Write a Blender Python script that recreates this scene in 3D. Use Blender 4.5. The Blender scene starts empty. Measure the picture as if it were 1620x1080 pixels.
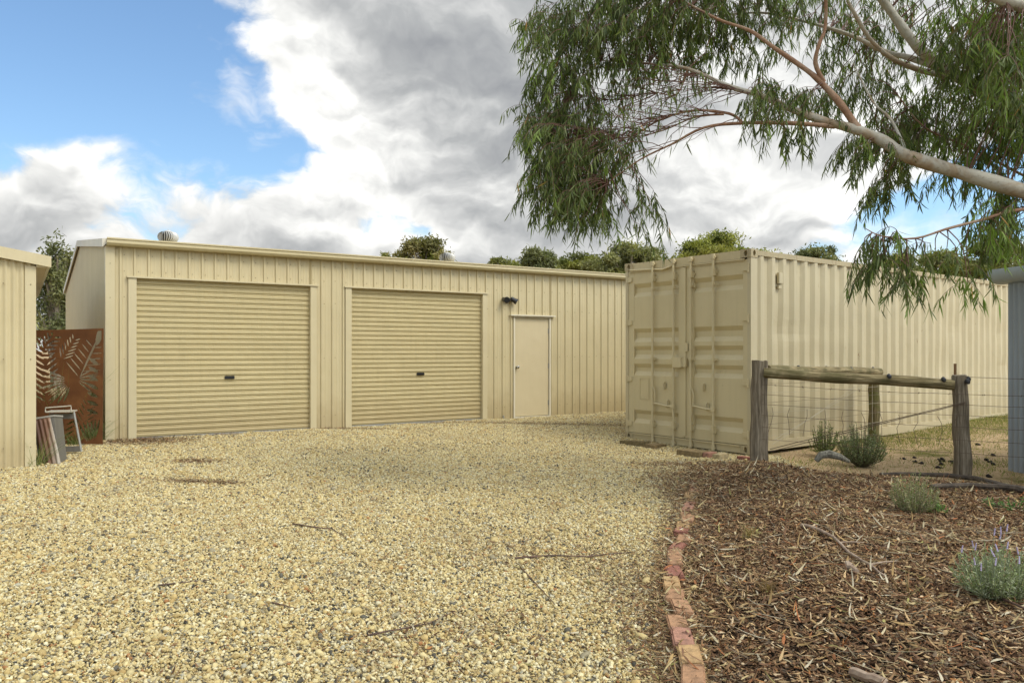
import bpy, math, random
import numpy as np
from mathutils import Vector, Matrix
R = math.radians
rnd = random.Random(7)
rng = np.random.default_rng(7)
sc = bpy.context.scene
COL = sc.collection
F = 1213.0                      # focal length in photo pixels (1620 wide)
CZ = 1.33                       # camera height above the shed slab

# ------------------------------------------------------------------ camera
cd = bpy.data.cameras.new('camera'); cam = bpy.data.objects.new('camera', cd); COL.objects.link(cam)
cam.location = (0, 0, CZ); cam.rotation_euler = (R(90), 0, 0)
cd.sensor_width = 36; cd.lens = 36*F/1620; cd.shift_y = 14/1620
cd.clip_start = .05; cd.clip_end = 2000
sc.camera = cam
# ------------------------------------------------------------------ sun and exposure
SUN_AZ, SUN_EL = R(122), R(50)       # azimuth clockwise from +Y
sd = bpy.data.lights.new('sun', 'SUN'); sun = bpy.data.objects.new('sun', sd); COL.objects.link(sun)
sd.energy = 1.75; sd.angle = R(22); sd.color = (1, .95, .86)
sv = Vector((math.sin(SUN_AZ)*math.cos(SUN_EL), math.cos(SUN_AZ)*math.cos(SUN_EL), math.sin(SUN_EL)))
sun.rotation_euler = sv.to_track_quat('Z', 'Y').to_euler()
sc.view_settings.view_transform = 'Standard'; sc.view_settings.look = 'None'
sc.view_settings.exposure = 0.24; sc.view_settings.gamma = 1.0
sc.cycles.max_bounces = 6; sc.cycles.diffuse_bounces = 3; sc.cycles.glossy_bounces = 2; sc.cycles.transmission_bounces = 3; sc.cycles.transparent_max_bounces = 4
# ------------------------------------------------------------------ world: nishita sky with procedural clouds
class NT:
    def __init__(s, nt): s.nt = nt
    def n(s, t, **k):
        x = s.nt.nodes.new(t)
        for a, b in k.items(): setattr(x, a, b)
        return x
    def l(s, a, b): s.nt.links.new(a, b)
    def put(s, sock, v):
        if isinstance(v, bpy.types.NodeSocket): s.l(v, sock)
        elif v is not None: sock.default_value = v
    def m(s, op, a, b=None, c=None, clamp=False):
        x = s.n('ShaderNodeMath', operation=op, use_clamp=clamp)
        s.put(x.inputs[0], a)
        if b is not None: s.put(x.inputs[1], b)
        if c is not None: s.put(x.inputs[2], c)
        return x.outputs[0]
    def v(s, op, a, b=None):
        x = s.n('ShaderNodeVectorMath', operation=op); s.put(x.inputs[0], a)
        if b is not None: s.put(x.inputs[1], b)
        return x.outputs['Value'] if op in ('DOT_PRODUCT', 'LENGTH') else x.outputs[0]
    def noise(s, vec, scale, detail=4, rough=.55, dist=0.):
        x = s.n('ShaderNodeTexNoise'); s.put(x.inputs['Vector'], vec); x.inputs['Scale'].default_value = scale
        x.inputs['Detail'].default_value = detail; x.inputs['Roughness'].default_value = rough; x.inputs['Distortion'].default_value = dist
        return x.outputs['Fac']
    def ss(s, v, lo, hi):
        x = s.n('ShaderNodeMapRange', interpolation_type='SMOOTHSTEP'); s.put(x.inputs[0], v)
        x.inputs[1].default_value = lo; x.inputs[2].default_value = hi
        return x.outputs[0]
    def mix(s, f, a, b, blend='MIX'):
        x = s.n('ShaderNodeMix', data_type='RGBA', blend_type=blend); s.put(x.inputs[0], f)
        s.put(x.inputs[6], a); s.put(x.inputs[7], b); return x.outputs[2]
    def ramp(s, f, stops, interp='LINEAR'):
        x = s.n('ShaderNodeValToRGB'); s.put(x.inputs[0], f); cr = x.color_ramp; cr.interpolation = interp
        while len(cr.elements) < len(stops): cr.elements.new(.5)
        for e, (p, c) in zip(cr.elements, stops): e.position = p; e.color = (*c, 1)
        return x.outputs[0]

wd = bpy.data.worlds.new('World'); sc.world = wd; wd.use_nodes = True; wd.cycles.sampling_method = 'NONE'
wd.node_tree.nodes.clear(); W = NT(wd.node_tree)
sky = W.n('ShaderNodeTexSky', sky_type='NISHITA', sun_disc=False, sun_elevation=SUN_EL, sun_rotation=SUN_AZ)
tc = W.n('ShaderNodeTexCoord'); D = W.v('NORMALIZE', tc.outputs['Generated'])
def blob(px, py, sig, w):                       # a soft patch of sky in one compass direction; sig in radians
    d = Vector(((px-810)/F, 1, (554-py)/F)).normalized()
    e = W.m('EXPONENT', W.m('MULTIPLY', W.m('SUBTRACT', W.v('DOT_PRODUCT', D, tuple(d)), 1.), 1/sig**2))
    return W.m('MULTIPLY', e, w)
def total(items, start):
    t = start
    for b in items: t = W.m('ADD', t, b)
    return t
def puffs(vec, scale):
    x = W.n('ShaderNodeTexVoronoi', feature='F1'); W.l(vec, x.inputs['Vector']); x.inputs['Scale'].default_value = scale
    x.inputs['Detail'].default_value = 1; x.inputs['Roughness'].default_value = .5; x.inputs['Lacunarity'].default_value = 2.1
    return W.m('SUBTRACT', 1., x.outputs['Distance'])
def stretched(vec):
    mp = W.n('ShaderNodeMapping'); W.l(vec, mp.inputs[0]); mp.inputs['Scale'].default_value = (1, 1, 1.7); return mp.outputs[0]
w2 = W.n('ShaderNodeTexNoise'); W.l(D, w2.inputs['Vector']); w2.inputs['Scale'].default_value = 9; w2.inputs['Detail'].default_value = 4
w2v = W.n('ShaderNodeVectorMath', operation='SCALE'); W.l(W.v('SUBTRACT', w2.outputs['Color'], (.5, .5, .5)), w2v.inputs[0]); w2v.inputs['Scale'].default_value = .09
DW = stretched(W.v('ADD', D, w2v.outputs[0]))
DS = stretched(W.v('ADD', W.v('ADD', D, w2v.outputs[0]), (.004, 0, .014)))
n1 = W.noise(DW, 3.2, 4, .5)
n3 = W.m('ADD', W.m('MULTIPLY', W.noise(DW, 8., 7, .6), .62), W.m('MULTIPLY', puffs(DW, 7.), .38))
gap = total([blob(-60, 20, .13, .42), blob(120, 40, .10, .42), blob(250, 150, .075, .36), blob(400, 200, .05, .30), blob(360, 120, .04, .22), blob(470, 240, .03, .2), blob(60, 140, .06, .26), blob(380, 260, .035, .2),
             blob(1470, 345, .03, .30), blob(1560, 312, .035, .32), blob(1290, 392, .028, .40), blob(1380, 368, .03, .26), blob(1640, 320, .045, .24),
             blob(70, 250, .055, -.22), blob(140, 225, .025, -.14), blob(300, 330, .07, -.2), blob(60, 340, .07, -.16), blob(700, 150, .2, -.34), blob(1150, 230, .2, -.3), blob(520, 130, .05, -.2), blob(330, 15, .035, -.2)], 0.)
dens = W.m('SUBTRACT', W.m('ADD', W.m('ADD', W.m('MULTIPLY', n1, .75), W.m('MULTIPLY', n3, 1.45)), -.55), gap)
cov = W.m('MAXIMUM', W.ss(dens, .20, .42), W.m('MULTIPLY', W.ss(W.m('ADD', dens, W.m('MULTIPLY', n3, .55)), .36, .72), .55))
# light on the clouds: thin edges white, thick bellies grey, bumps lit from above
n3b = W.m('ADD', W.m('MULTIPLY', W.noise(DS, 8., 4, .6), .62), W.m('MULTIPLY', puffs(DS, 7.), .38))
relief = W.m('MULTIPLY', W.m('SUBTRACT', n3, n3b), 2.0)
lowb = W.m('MULTIPLY', W.m('SUBTRACT', n1, .5), -.9)
shade = total([blob(760, 20, .13, -.2), blob(800, 110, .07, -.1), blob(620, 20, .08, -.17), blob(1150, 285, .10, -.05), blob(120, 300, .07, .0), blob(300, 370, .12, -.03), blob(40, 370, .08, -.05), blob(780, 380, .12, -.14), 
               blob(480, 150, .06, .25), blob(590, 240, .10, .20), blob(100, 225, .05, .25), blob(30, 235, .05, .15), blob(200, 275, .04, .22), blob(1330, 310, .09, .17), blob(1420, 390, .06, .2), blob(420, 320, .1, .12),
               blob(240, 290, .06, .08), blob(650, 330, .07, .1), blob(1060, 330, .06, .06)], .60)
lum = W.m('ADD', W.m('ADD', shade, relief), lowb)
thin = W.m('MULTIPLY', W.m('SUBTRACT', 1., W.ss(dens, .40, .62)), .14)
lum = W.m('ADD', lum, thin)
ccol = W.ramp(lum, [(.0, (.26, .27, .285)), (.35, (.36, .37, .375)), (.62, (.52, .525, .52)), (.85, (.72, .72, .70)), (1., (.86, .85, .83))])
cov = W.m('MAXIMUM', cov, W.m('MULTIPLY', W.ss(W.noise(DW, 5.5, 5, .62), .53, .74), .6))
skc = W.mix(1., sky.outputs[0], (.118, .138, .148, 1), 'MULTIPLY')
fin = W.mix(cov, skc, ccol)
glow = W.m('ADD', 1., W.m('MULTIPLY', W.m('EXPONENT', W.m('MULTIPLY', W.m('SUBTRACT', W.v('DOT_PRODUCT', D, tuple(sv)), 1.), 2.2)), 1.9))   # sky brightened around the sun, added as soft light on the walls
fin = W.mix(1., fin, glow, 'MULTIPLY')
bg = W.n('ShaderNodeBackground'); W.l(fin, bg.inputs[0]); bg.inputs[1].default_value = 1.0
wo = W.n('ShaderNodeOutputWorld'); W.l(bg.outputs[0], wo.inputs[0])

# ------------------------------------------------------------------ helpers
def tag(o, label=None, cat=None, group=None, kind=None):
    if label: o['label'] = label
    if cat: o['category'] = cat
    if group: o['group'] = group
    if kind: o['kind'] = kind
    return o
def empty(name, loc, rz, label, cat, group=None):
    o = bpy.data.objects.new(name, None); COL.objects.link(o); o.location = loc; o.rotation_euler = (0, 0, rz)
    o.empty_display_size = .2
    return tag(o, label, cat, group)
def link(name, me, mat, parent=None):
    o = bpy.data.objects.new(name, me); COL.objects.link(o)
    if mat: me.materials.append(mat)
    if parent: o.parent = parent
    return o
class MB:
    def __init__(s): s.v = []; s.f = []; s.marks = [0]
    def cut(s): s.marks.append(len(s.f)); return s
    def add(s, vs, fs):
        k = len(s.v); s.v += [tuple(a) for a in vs]; s.f += [tuple(i+k for i in f) for f in fs]; return s
    def quad(s, a, b, c, d): return s.add([a, b, c, d], [(0, 1, 2, 3)])
    def box(s, x0, x1, y0, y1, z0, z1, M=None, bev=0.):
        if bev:
            b = bev; xs = (x0, x0+b, x1-b, x1); vs = []; 
            import bmesh
            bm = bmesh.new(); bmesh.ops.create_cube(bm, size=1)
            for w in bm.verts: w.co = Vector(((x0+x1)/2+w.co.x*(x1-x0), (y0+y1)/2+w.co.y*(y1-y0), (z0+z1)/2+w.co.z*(z1-z0)))
            bmesh.ops.bevel(bm, geom=bm.edges[:], offset=b, segments=2, affect='EDGES')
            bm.verts.index_update()
            vs = [w.co.copy() for w in bm.verts]; fs = [tuple(w.index for w in f.verts) for f in bm.faces]; bm.free()
        else:
            vs = [Vector(p) for p in ((x0,y0,z0),(x1,y0,z0),(x1,y1,z0),(x0,y1,z0),(x0,y0,z1),(x1,y0,z1),(x1,y1,z1),(x0,y1,z1))]
            fs = [(0,3,2,1),(4,5,6,7),(0,1,5,4),(1,2,6,5),(2,3,7,6),(3,0,4,7)]
        if M: vs = [M @ p for p in vs]
        return s.add(vs, fs)
    def tube(s, pts, rad, n=8, cap=True):
        pts = [Vector(p) for p in pts]
        if not hasattr(rad, '__len__'): rad = [rad]*len(pts)
        vs = []; fs = []; up = None
        for i, p in enumerate(pts):
            t = (pts[min(i+1, len(pts)-1)]-pts[max(i-1, 0)]).normalized()
            if up is None:
                a = Vector((0, 0, 1)) if abs(t.z) < .9 else Vector((1, 0, 0)); up = t.cross(a).normalized()
            up = (up - t*up.dot(t)).normalized(); w = t.cross(up)
            for k in range(n):
                a = 2*math.pi*k/n; vs.append(p + (up*math.cos(a)+w*math.sin(a))*rad[i])
        for i in range(len(pts)-1):
            for k in range(n):
                a = i*n+k; b = i*n+(k+1) % n; fs.append((a, b, b+n, a+n))
        if cap: fs.append(tuple(range(n))[::-1]); fs.append(tuple((len(pts)-1)*n+k for k in range(n)))
        return s.add(vs, fs)
    def prism(s, prof, ax, a0, a1):
        """prof: closed list of 2-D points in the two axes other than ax"""
        def p3(u, v, w): return {'x': (w, u, v), 'y': (u, w, v), 'z': (u, v, w)}[ax]
        n = len(prof); vs = [p3(u, v, a0) for u, v in prof]+[p3(u, v, a1) for u, v in prof]
        fs = [(i, (i+1) % n, (i+1) % n+n, i+n) for i in range(n)]+[tuple(range(n))[::-1], tuple(range(n, 2*n))]
        return s.add(vs, fs)
    def build(s, name, mat, parent=None, smooth=False):
        if len(s.marks) > 1:          # marked pieces become one object each
            m = s.marks+[len(s.f)]; out = []
            for a, b in zip(m, m[1:]):
                if b > a:
                    fs = s.f[a:b]; ids = sorted({i for f in fs for i in f}); mp = {i: k for k, i in enumerate(ids)}
                    q = MB(); q.v = [s.v[i] for i in ids]; q.f = [tuple(mp[i] for i in f) for f in fs]; out.append(q.build(name, mat if not out else out[0].data.materials[0], parent, smooth))
            return out[0]
        me = bpy.data.meshes.new(name); me.from_pydata(s.v, [], s.f); me.update()
        if smooth:
            me.polygons.foreach_set('use_smooth', [True]*len(me.polygons))
            try: me.set_sharp_from_angle(angle=R(38))
            except Exception: pass
        return link(name, me, mat, parent)
def npmesh(name, V, Q, mat, parent=None, col=None, smooth=False):
    me = bpy.data.meshes.new(name); nq, k = Q.shape
    me.vertices.add(len(V)); me.vertices.foreach_set('co', V.astype(np.float32).ravel())
    me.loops.add(nq*k); me.loops.foreach_set('vertex_index', Q.astype(np.int32).ravel())
    me.polygons.add(nq); me.polygons.foreach_set('loop_start', (np.arange(nq)*k).astype(np.int32))
    me.polygons.foreach_set('loop_total', np.full(nq, k, np.int32))
    if smooth: me.polygons.foreach_set('use_smooth', np.ones(nq, bool))
    if col is not None:
        a = me.attributes.new('tint', 'FLOAT_COLOR', 'POINT')
        c = np.ones((len(V), 4), np.float32); c[:, :3] = col; a.data.foreach_set('color', c.ravel())
    me.update(calc_edges=True); me.validate()
    return link(name, me, mat, parent)
def norm(a): return a/np.maximum(np.linalg.norm(a, axis=-1, keepdims=True), 1e-9)
def strips(B, Dr, S, L, Wd, curl, st=(0, .3, .65, 1), wp=(.15, 1, .75, .06), ridge=None):
    """n leaf- or chip-shaped strips; returns verts, quads, verts per strip"""
    n = len(B); st = np.array(st); wp = np.array(wp); m = len(st)
    c = B[:, None]+Dr[:, None]*(L[:, None]*st)[..., None]+curl[:, None]*(L[:, None]*st**2)[..., None]
    off = S[:, None]*(Wd[:, None]*wp*.5)[..., None]
    if ridge is None:
        V = np.stack([c-off, c+off], 2); k = 2
    else:
        up = norm(np.cross(Dr, S)); up *= np.sign(up[:, 2:3]+1e-9)
        V = np.stack([c-off, c+up[:, None]*(ridge[:, None]*np.minimum(wp, 1))[..., None], c+off], 2); k = 3
    V = V.reshape(-1, 3); per = m*k
    q = [(i*k+j, i*k+j+1, (i+1)*k+j+1, (i+1)*k+j) for i in range(m-1) for j in range(k-1)]
    Qd = (np.arange(n)[:, None, None]*per+np.array(q)[None]).reshape(-1, 4)
    return V, Qd, per
def rdir(n): return norm(rng.normal(size=(n, 3)))
def ss(a, b, x):
    t = np.clip((np.asarray(x, float)-a)/(b-a), 0, 1); return t*t*(3-2*t)
def at(px, py, Z): return Vector(((px-810)/F*Z, Z, CZ+(554-py)/F*Z))

# ------------------------------------------------------------------ materials
def mat(name, build, rough=.5, metal=0., spec=.5):
    m = bpy.data.materials.new(name); m.use_nodes = True; nt = m.node_tree; T = NT(nt)
    p = nt.nodes['Principled BSDF']; p.inputs['Roughness'].default_value = rough; p.inputs['Metallic'].default_value = metal
    p.inputs['Specular IOR Level'].default_value = spec
    tcn = T.n('ShaderNodeTexCoord'); build(T, p, tcn); return m
def bump(T, p, h, dist, strength=1.):
    b = T.n('ShaderNodeBump'); b.inputs['Distance'].default_value = dist; b.inputs['Strength'].default_value = strength
    T.put(b.inputs['Height'], h); T.l(b.outputs[0], p.inputs['Normal'])
def scaled(T, v, s):
    x = T.n('ShaderNodeMapping'); T.l(v, x.inputs[0]); x.inputs['Scale'].default_value = s; return x.outputs[0]
def painted(name, c, rough=.45, var=.06, streak=.0, dust=None, dent=0., metal=0., rust=0.):
    def f(T, p, tc):
        o = tc.outputs['Object']
        a = T.noise(o, 1.3, 5, .6); b = T.noise(scaled(T, o, (9, 9, .6)), 2., 4, .6)
        d = tuple(x*(1-var*2.2) for x in c)
        base = T.mix(T.ss(a, .3, .7), (*c, 1), (*tuple(x*(1-var) for x in c), 1))
        base = T.mix(T.m('MULTIPLY', T.ss(b, .45, .75), .6+streak), base, (*d, 1))
        if dust is not None:          # splash of dirt low on the sheet
            sx = T.n('ShaderNodeSeparateXYZ'); T.l(o, sx.inputs[0])
            k = T.m('MULTIPLY', T.m('SUBTRACT', 1., T.ss(T.m('ADD', sx.outputs[2], T.m('MULTIPLY', T.noise(o, 6, 4), -.5)), -.25, .45)), dust)
            base = T.mix(k, base, (.36, .27, .13, 1))
        if rust:
            g = T.noise(scaled(T, o, (5, 5, 1.3)), 2.2, 6, .7)
            base = T.mix(T.m('MULTIPLY', T.ss(g, .68-.1*rust, .76), .8), base, (.20, .085, .03, 1))
        sp = T.ss(T.noise(o, 45, 2), .735, .76)
        base = T.mix(T.m('MULTIPLY', sp, .5), base, (.14, .10, .05, 1))
        T.l(base, p.inputs['Base Color'])
        h = T.m('ADD', T.m('MULTIPLY', T.noise(o, 1.7, 2), 1.), T.m('MULTIPLY', T.noise(o, 60, 2), .01))
        if dent:
            h = T.m('ADD', h, T.m('MULTIPLY', T.ss(T.noise(o, 4.5, 2), .62, .75), dent))
        bump(T, p, h, .02)
        T.put(p.inputs['Roughness'], T.m('ADD', rough-.06, T.m('MULTIPLY', a, .14)))
    return mat(name, f, rough, metal)
def attr_mat(name, rough=.7, translucent=0., spec=.3, nz=0., bumpd=0.):
    m = bpy.data.materials.new(name); m.use_nodes = True; nt = m.node_tree; T = NT(nt)
    p = nt.nodes['Principled BSDF']; p.inputs['Roughness'].default_value = rough; p.inputs['Specular IOR Level'].default_value = spec
    a = T.n('ShaderNodeAttribute', attribute_name='tint'); c = a.outputs['Color']
    if nz:
        tcn = T.n('ShaderNodeTexCoord')
        c = T.mix(nz, c, T.ramp(T.noise(tcn.outputs['Object'], 120, 3), [(.3, (.25, .25, .25)), (.7, (1, 1, 1))]), 'MULTIPLY')
    T.l(c, p.inputs['Base Color'])
    if translucent:
        t = T.n('ShaderNodeBsdfTranslucent'); T.l(T.mix(1., c, (1.3, 1.5, .6, 1), 'MULTIPLY'), t.inputs[0])
        x = T.n('ShaderNodeMixShader'); x.inputs[0].default_value = translucent
        T.l(p.outputs[0], x.inputs[1]); T.l(t.outputs[0], x.inputs[2]); T.l(x.outputs[0], nt.nodes['Material Output'].inputs[0])
    return m
CREAM = (.555, .465, .265)
M_wall = painted('cream_steel', CREAM, .5, .06, .05, .6)
M_wall2 = painted('cream_steel_plain', (.56, .475, .28), .45, .05)
M_roller = painted('roller_steel', (.54, .45, .24), .5, .05, .1, .45)
M_door = painted('cream_door_paint', (.57, .475, .285), .5, .03)
M_frame = painted('pale_frame_paint', (.66, .60, .44), .45, .03)
M_gutter = painted('gutter_steel', (.52, .435, .235), .35, .05)
M_barge = painted('pale_barge', (.60, .56, .46), .5, .05)
M_cont = painted('container_door_paint_lightened', (.585, .495, .285), .5, .04, .0, .15, .03)  # same paint as the side, lightened to offset the shade on the doors
M_cside = painted('container_side_paint', (.53, .455, .28), .5, .06, .1, .35, .1, 0, .4)
M_crust = painted('container_rusty_paint', (.43, .355, .20), .55, .1, .1, None, 0, 0, 1.5)
M_header = painted('header_chipped_paint', (.55, .46, .26), .5, .06, .1, None, 0, 0, .9)
M_zinc = painted('zincalume_blue', (.32, .36, .38), .4, .08, .1, .1, 0, .25)
M_zinc2 = painted('zinc_flashing', (.35, .42, .46), .4, .06, .0, None, 0, .2)
M_vent = painted('vent_metal', (.56, .54, .48), .4, .06, 0, None, 0, .3)
M_gal = painted('galvanised', (.42, .41, .36), .45, .1, 0, None, 0, .5)
M_black = mat('black_plastic_and_vent_shade', lambda T, p, tc: T.put(p.inputs['Base Color'], (.012, .012, .012, 1)), .35)
M_lens = mat('lamp_lens', lambda T, p, tc: T.put(p.inputs['Base Color'], (.45, .45, .42, 1)), .15)
M_chrome = mat('satin_chrome', lambda T, p, tc: T.put(p.inputs['Base Color'], (.55, .54, .5, 1)), .25, 1.)
M_screw = mat('screw_head', lambda T, p, tc: T.put(p.inputs['Base Color'], (.22, .17, .09, 1)), .6)
M_wire = mat('rusty_wire', lambda T, p, tc: T.put(p.inputs['Base Color'], (.12, .085, .055, 1)), .6, .3)
M_wirepale = mat('galvanised_wire', lambda T, p, tc: T.put(p.inputs['Base Color'], (.38, .34, .24, 1)), .6, .1)
M_grey = painted('grey_box_paint', (.15, .138, .112), .5, .12, .1)
def _corten(T, p, tc):
    o = tc.outputs['Object']; a = T.noise(o, 3, 6, .65); b = T.noise(scaled(T, o, (14, 14, 3)), 2, 5, .6)
    c = T.ramp(a, [(.25, (.07, .030, .012)), (.5, (.135, .057, .019)), (.75, (.23, .105, .035))])
    T.l(T.mix(T.m('MULTIPLY', b, .5), c, (.10, .035, .014, 1)), p.inputs['Base Color']); bump(T, p, T.noise(o, 60, 3), .003)
M_corten = mat('corten_rust', _corten, .85, 0, .2)
def _rustsheet(T, p, tc):
    o = tc.outputs['Object']; b = T.noise(scaled(T, o, (1, 16, 1.2)), 1.6, 6, .7)
    sx = T.n('ShaderNodeSeparateXYZ'); T.l(o, sx.inputs[0])
    k = T.m('ADD', b, T.m('MULTIPLY', T.m('SUBTRACT', sx.outputs[0], .13), 2.4))
    T.l(T.ramp(k, [(.2, (.08, .035, .02)), (.5, (.17, .085, .045)), (.66, (.30, .24, .17)), (.85, (.5, .46, .37))]), p.inputs['Base Color'])
M_rustsheet = mat('weathered_rusty_sheet', _rustsheet, .6, .2)
def _wood(cs, green=.0):
    def f(T, p, tc):
        o = tc.outputs['Object']; g = T.noise(scaled(T, o, (24, 24, 1.2)), 2.0, 7, .65)
        c = T.ramp(g, [(.28, cs[0]), (.5, cs[1]), (.72, cs[2])])
        if green: c = T.mix(T.m('MULTIPLY', T.ss(T.noise(o, 3.5, 4), .42, .6), green), c, (.12, .125, .035, 1))
        T.l(c, p.inputs['Base Color']); bump(T, p, g, .012)
    return f
M_post = mat('weathered_grey_timber', _wood([(.04, .03, .02), (.19, .155, .105), (.40, .34, .25)]), .85, 0, .2)
M_postg = mat('lichen_timber', _wood([(.05, .045, .02), (.16, .13, .06), (.26, .21, .11)], .7), .85, 0, .2)
def _rail(T, p, tc):
    o = tc.outputs['Object']; g = T.noise(scaled(T, o, (1.5, 22, 22)), 2.0, 7, .65)
    c = T.ramp(g, [(.32, (.06, .045, .022)), (.5, (.22, .175, .085)), (.7, (.44, .36, .2))])
    c = T.mix(T.m('MULTIPLY', T.ss(T.noise(o, 4, 4), .45, .62), .6), c, (.085, .08, .03, 1))
    T.l(c, p.inputs['Base Color']); bump(T, p, g, .01)
M_rail = mat('treated_pine_rail', _rail, .85, 0, .2)
def _bark(T, p, tc):
    o = tc.outputs['Object']
    g = T.noise(o, 3.2, 6, .6, .6); k = T.noise(o, 28, 5, .6)
    c = T.ramp(g, [(.3, (.27, .17, .10)), (.42, (.36, .29, .20)), (.52, (.42, .395, .32)), (.8, (.52, .50, .42))])
    T.l(T.mix(T.m('MULTIPLY', T.ss(k, .5, .75), .45), c, (.12, .085, .055, 1)), p.inputs['Base Color']); bump(T, p, k, .006)
M_bark = mat('gum_bark', _bark, .75, 0, .2)
def _bark2(T, p, tc):
    o = tc.outputs['Object']; g = T.noise(o, 4, 6, .6, .6); k = T.noise(o, 30, 5, .6)
    c = T.ramp(g, [(.3, (.20, .105, .06)), (.5, (.30, .18, .11)), (.7, (.36, .27, .19))])
    T.l(T.mix(T.m('MULTIPLY', T.ss(k, .5, .75), .4), c, (.10, .06, .04, 1)), p.inputs['Base Color']); bump(T, p, k, .008)
M_bark2 = mat('orange_brown_bark', _bark2, .75, 0, .2)
M_twig = mat('red_brown_twig', lambda T, p, tc: T.put(p.inputs['Base Color'], (.13, .062, .04, 1)), .7)
def _brick(c):
    def f(T, p, tc):
        o = tc.outputs['Object']; g = T.noise(o, 18, 6, .7)
        T.l(T.mix(T.ss(g, .35, .7), (*c, 1), (c[0]*.5, c[1]*.52, c[2]*.55, 1)), p.inputs['Base Color']); bump(T, p, g, .006)
    return f
BR = {'orange': mat('orange_brick', _brick((.42, .24, .13)), .9, 0, .2), 'red': mat('red_brick', _brick((.32, .14, .095)), .9, 0, .2),
      'tan': mat('tan_brick', _brick((.50, .32, .15)), .9, 0, .2), 'pink': mat('pink_brick', _brick((.40, .21, .14)), .9, 0, .2),
      'cream': mat('cream_brick', _brick((.47, .37, .2)), .9, 0, .2), 'mossy': mat('mossy_paver', _brick((.20, .155, .075)), .95, 0, .1),
      'brown': mat('brown_paver', _brick((.26, .19, .095)), .95, 0, .1)}
def _gravel(T, p, tc):
    o = tc.outputs['Object']
    v = T.n('ShaderNodeTexVoronoi'); T.l(o, v.inputs['Vector']); v.inputs['Scale'].default_value = 75
    s = T.n('ShaderNodeSeparateColor'); T.l(v.outputs['Color'], s.inputs[0])
    c = T.ramp(s.outputs[0], [(0., (.05, .045, .04)), (.08, (.10, .09, .07)), (.2, (.34, .26, .12)), (.45, (.48, .38, .2)), (.75, (.58, .49, .30)), (1., (.68, .62, .45))])
    big = T.ss(T.noise(o, .9, 4), .4, .7)
    T.l(T.mix(T.m('MULTIPLY', big, .35), T.mix(.35, c, (.16, .12, .06, 1)), (.22, .17, .09, 1)), p.inputs['Base Color'])
    bump(T, p, T.m('SUBTRACT', 1., v.outputs['Distance']), .01)
M_gravel = mat('gravel_base', _gravel, .9, 0, .2)
def _dirt(T, p, tc):
    o = tc.outputs['Object']; a = T.noise(o, 1.1, 6, .6); b = T.noise(o, 30, 6, .75)
    c = T.ramp(b, [(.3, (.19, .125, .06)), (.5, (.40, .28, .15)), (.7, (.52, .41, .25))])
    g = T.ramp(b, [(.3, (.05, .05, .012)), (.55, (.15, .135, .035)), (.75, (.30, .25, .10))])
    T.l(T.mix(T.ss(a, .53, .68), c, g), p.inputs['Base Color']); bump(T, p, b, .02)
M_dirt = mat('dirt_and_thin_grass', _dirt, .95, 0, .1)
def _soil(T, p, tc):
    b = T.noise(tc.outputs['Object'], 55, 5, .7)
    T.l(T.ramp(b, [(.3, (.012, .009, .006)), (.6, (.04, .028, .017)), (.8, (.09, .065, .04))]), p.inputs['Base Color']); bump(T, p, b, .02)
M_soil = mat('dark_mulch_soil', _soil, .95, 0, .1)
M_peb = attr_mat('pebble', .7, 0, .3, .25)
_T = NT(M_peb.node_tree); _p = M_peb.node_tree.nodes['Principled BSDF']; _src = _p.inputs['Base Color'].links[0].from_socket; _g = _T.n('ShaderNodeNewGeometry')
_d = _T.m('MULTIPLY', _T.ss(_T.noise(_g.outputs['Position'], 1.1, 5, .65), .48, .70), .24)
_T.l(_T.mix(_d, _src, (.25, .19, .10, 1)), _p.inputs['Base Color'])
M_chip = attr_mat('bark_chip', .8, 0, .15, .45)
M_leaf = attr_mat('gum_leaf', .5, .34, .28)
M_bgleaf = attr_mat('far_leaf', .6, .25, .2)
M_shrub = attr_mat('shrub_leaf', .6, .25, .25)
M_grass = attr_mat('grass_blade', .7, .25, .2)
M_gumtrunk = mat('far_trunk_bark', lambda T, p, tc: T.l(T.ramp(T.noise(tc.outputs['Object'], 2, 4), [(.3, (.12, .09, .06)), (.7, (.33, .28, .2))]), p.inputs['Base Color']), .8)

# ------------------------------------------------------------------ ground
SX, SY, ex, ey = -5.93, 11.2, .8405, .542           # shed front-left corner and the direction of its front
def dshed(x, y): return (x-SX)*ey-(y-SY)*ex
def dalong(x, y): return (x-3.36)*.796+(y-10.78)*.605
def gz(x, y):
    x = np.asarray(x, float); y = np.asarray(y, float)
    return -.17*ss(0, 5, dshed(x, y))*ss(-7, 1, x) + .15*ss(2, 9, dalong(x, y))*ss(1, 4, dshed(x, y)) + .008*np.sin(x*1.3+1)*np.sin(y*1.1)
BED = np.array([(.66, 1.2), (.76, 2.6), (.84, 3.44), (.96, 4.29), (1.13, 5.22), (1.38, 6.1), (1.82, 7.66), (2.25, 9.2), (2.55, 9.85), (3.1, 10.0), (3.6, 9.6), (4.0, 9.0), (4.7, 8.45), (5.4, 8.1), (6.3, 7.5), (7.5, 6.6), (9.2, 5.5), (9.2, 1.2)])
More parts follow.
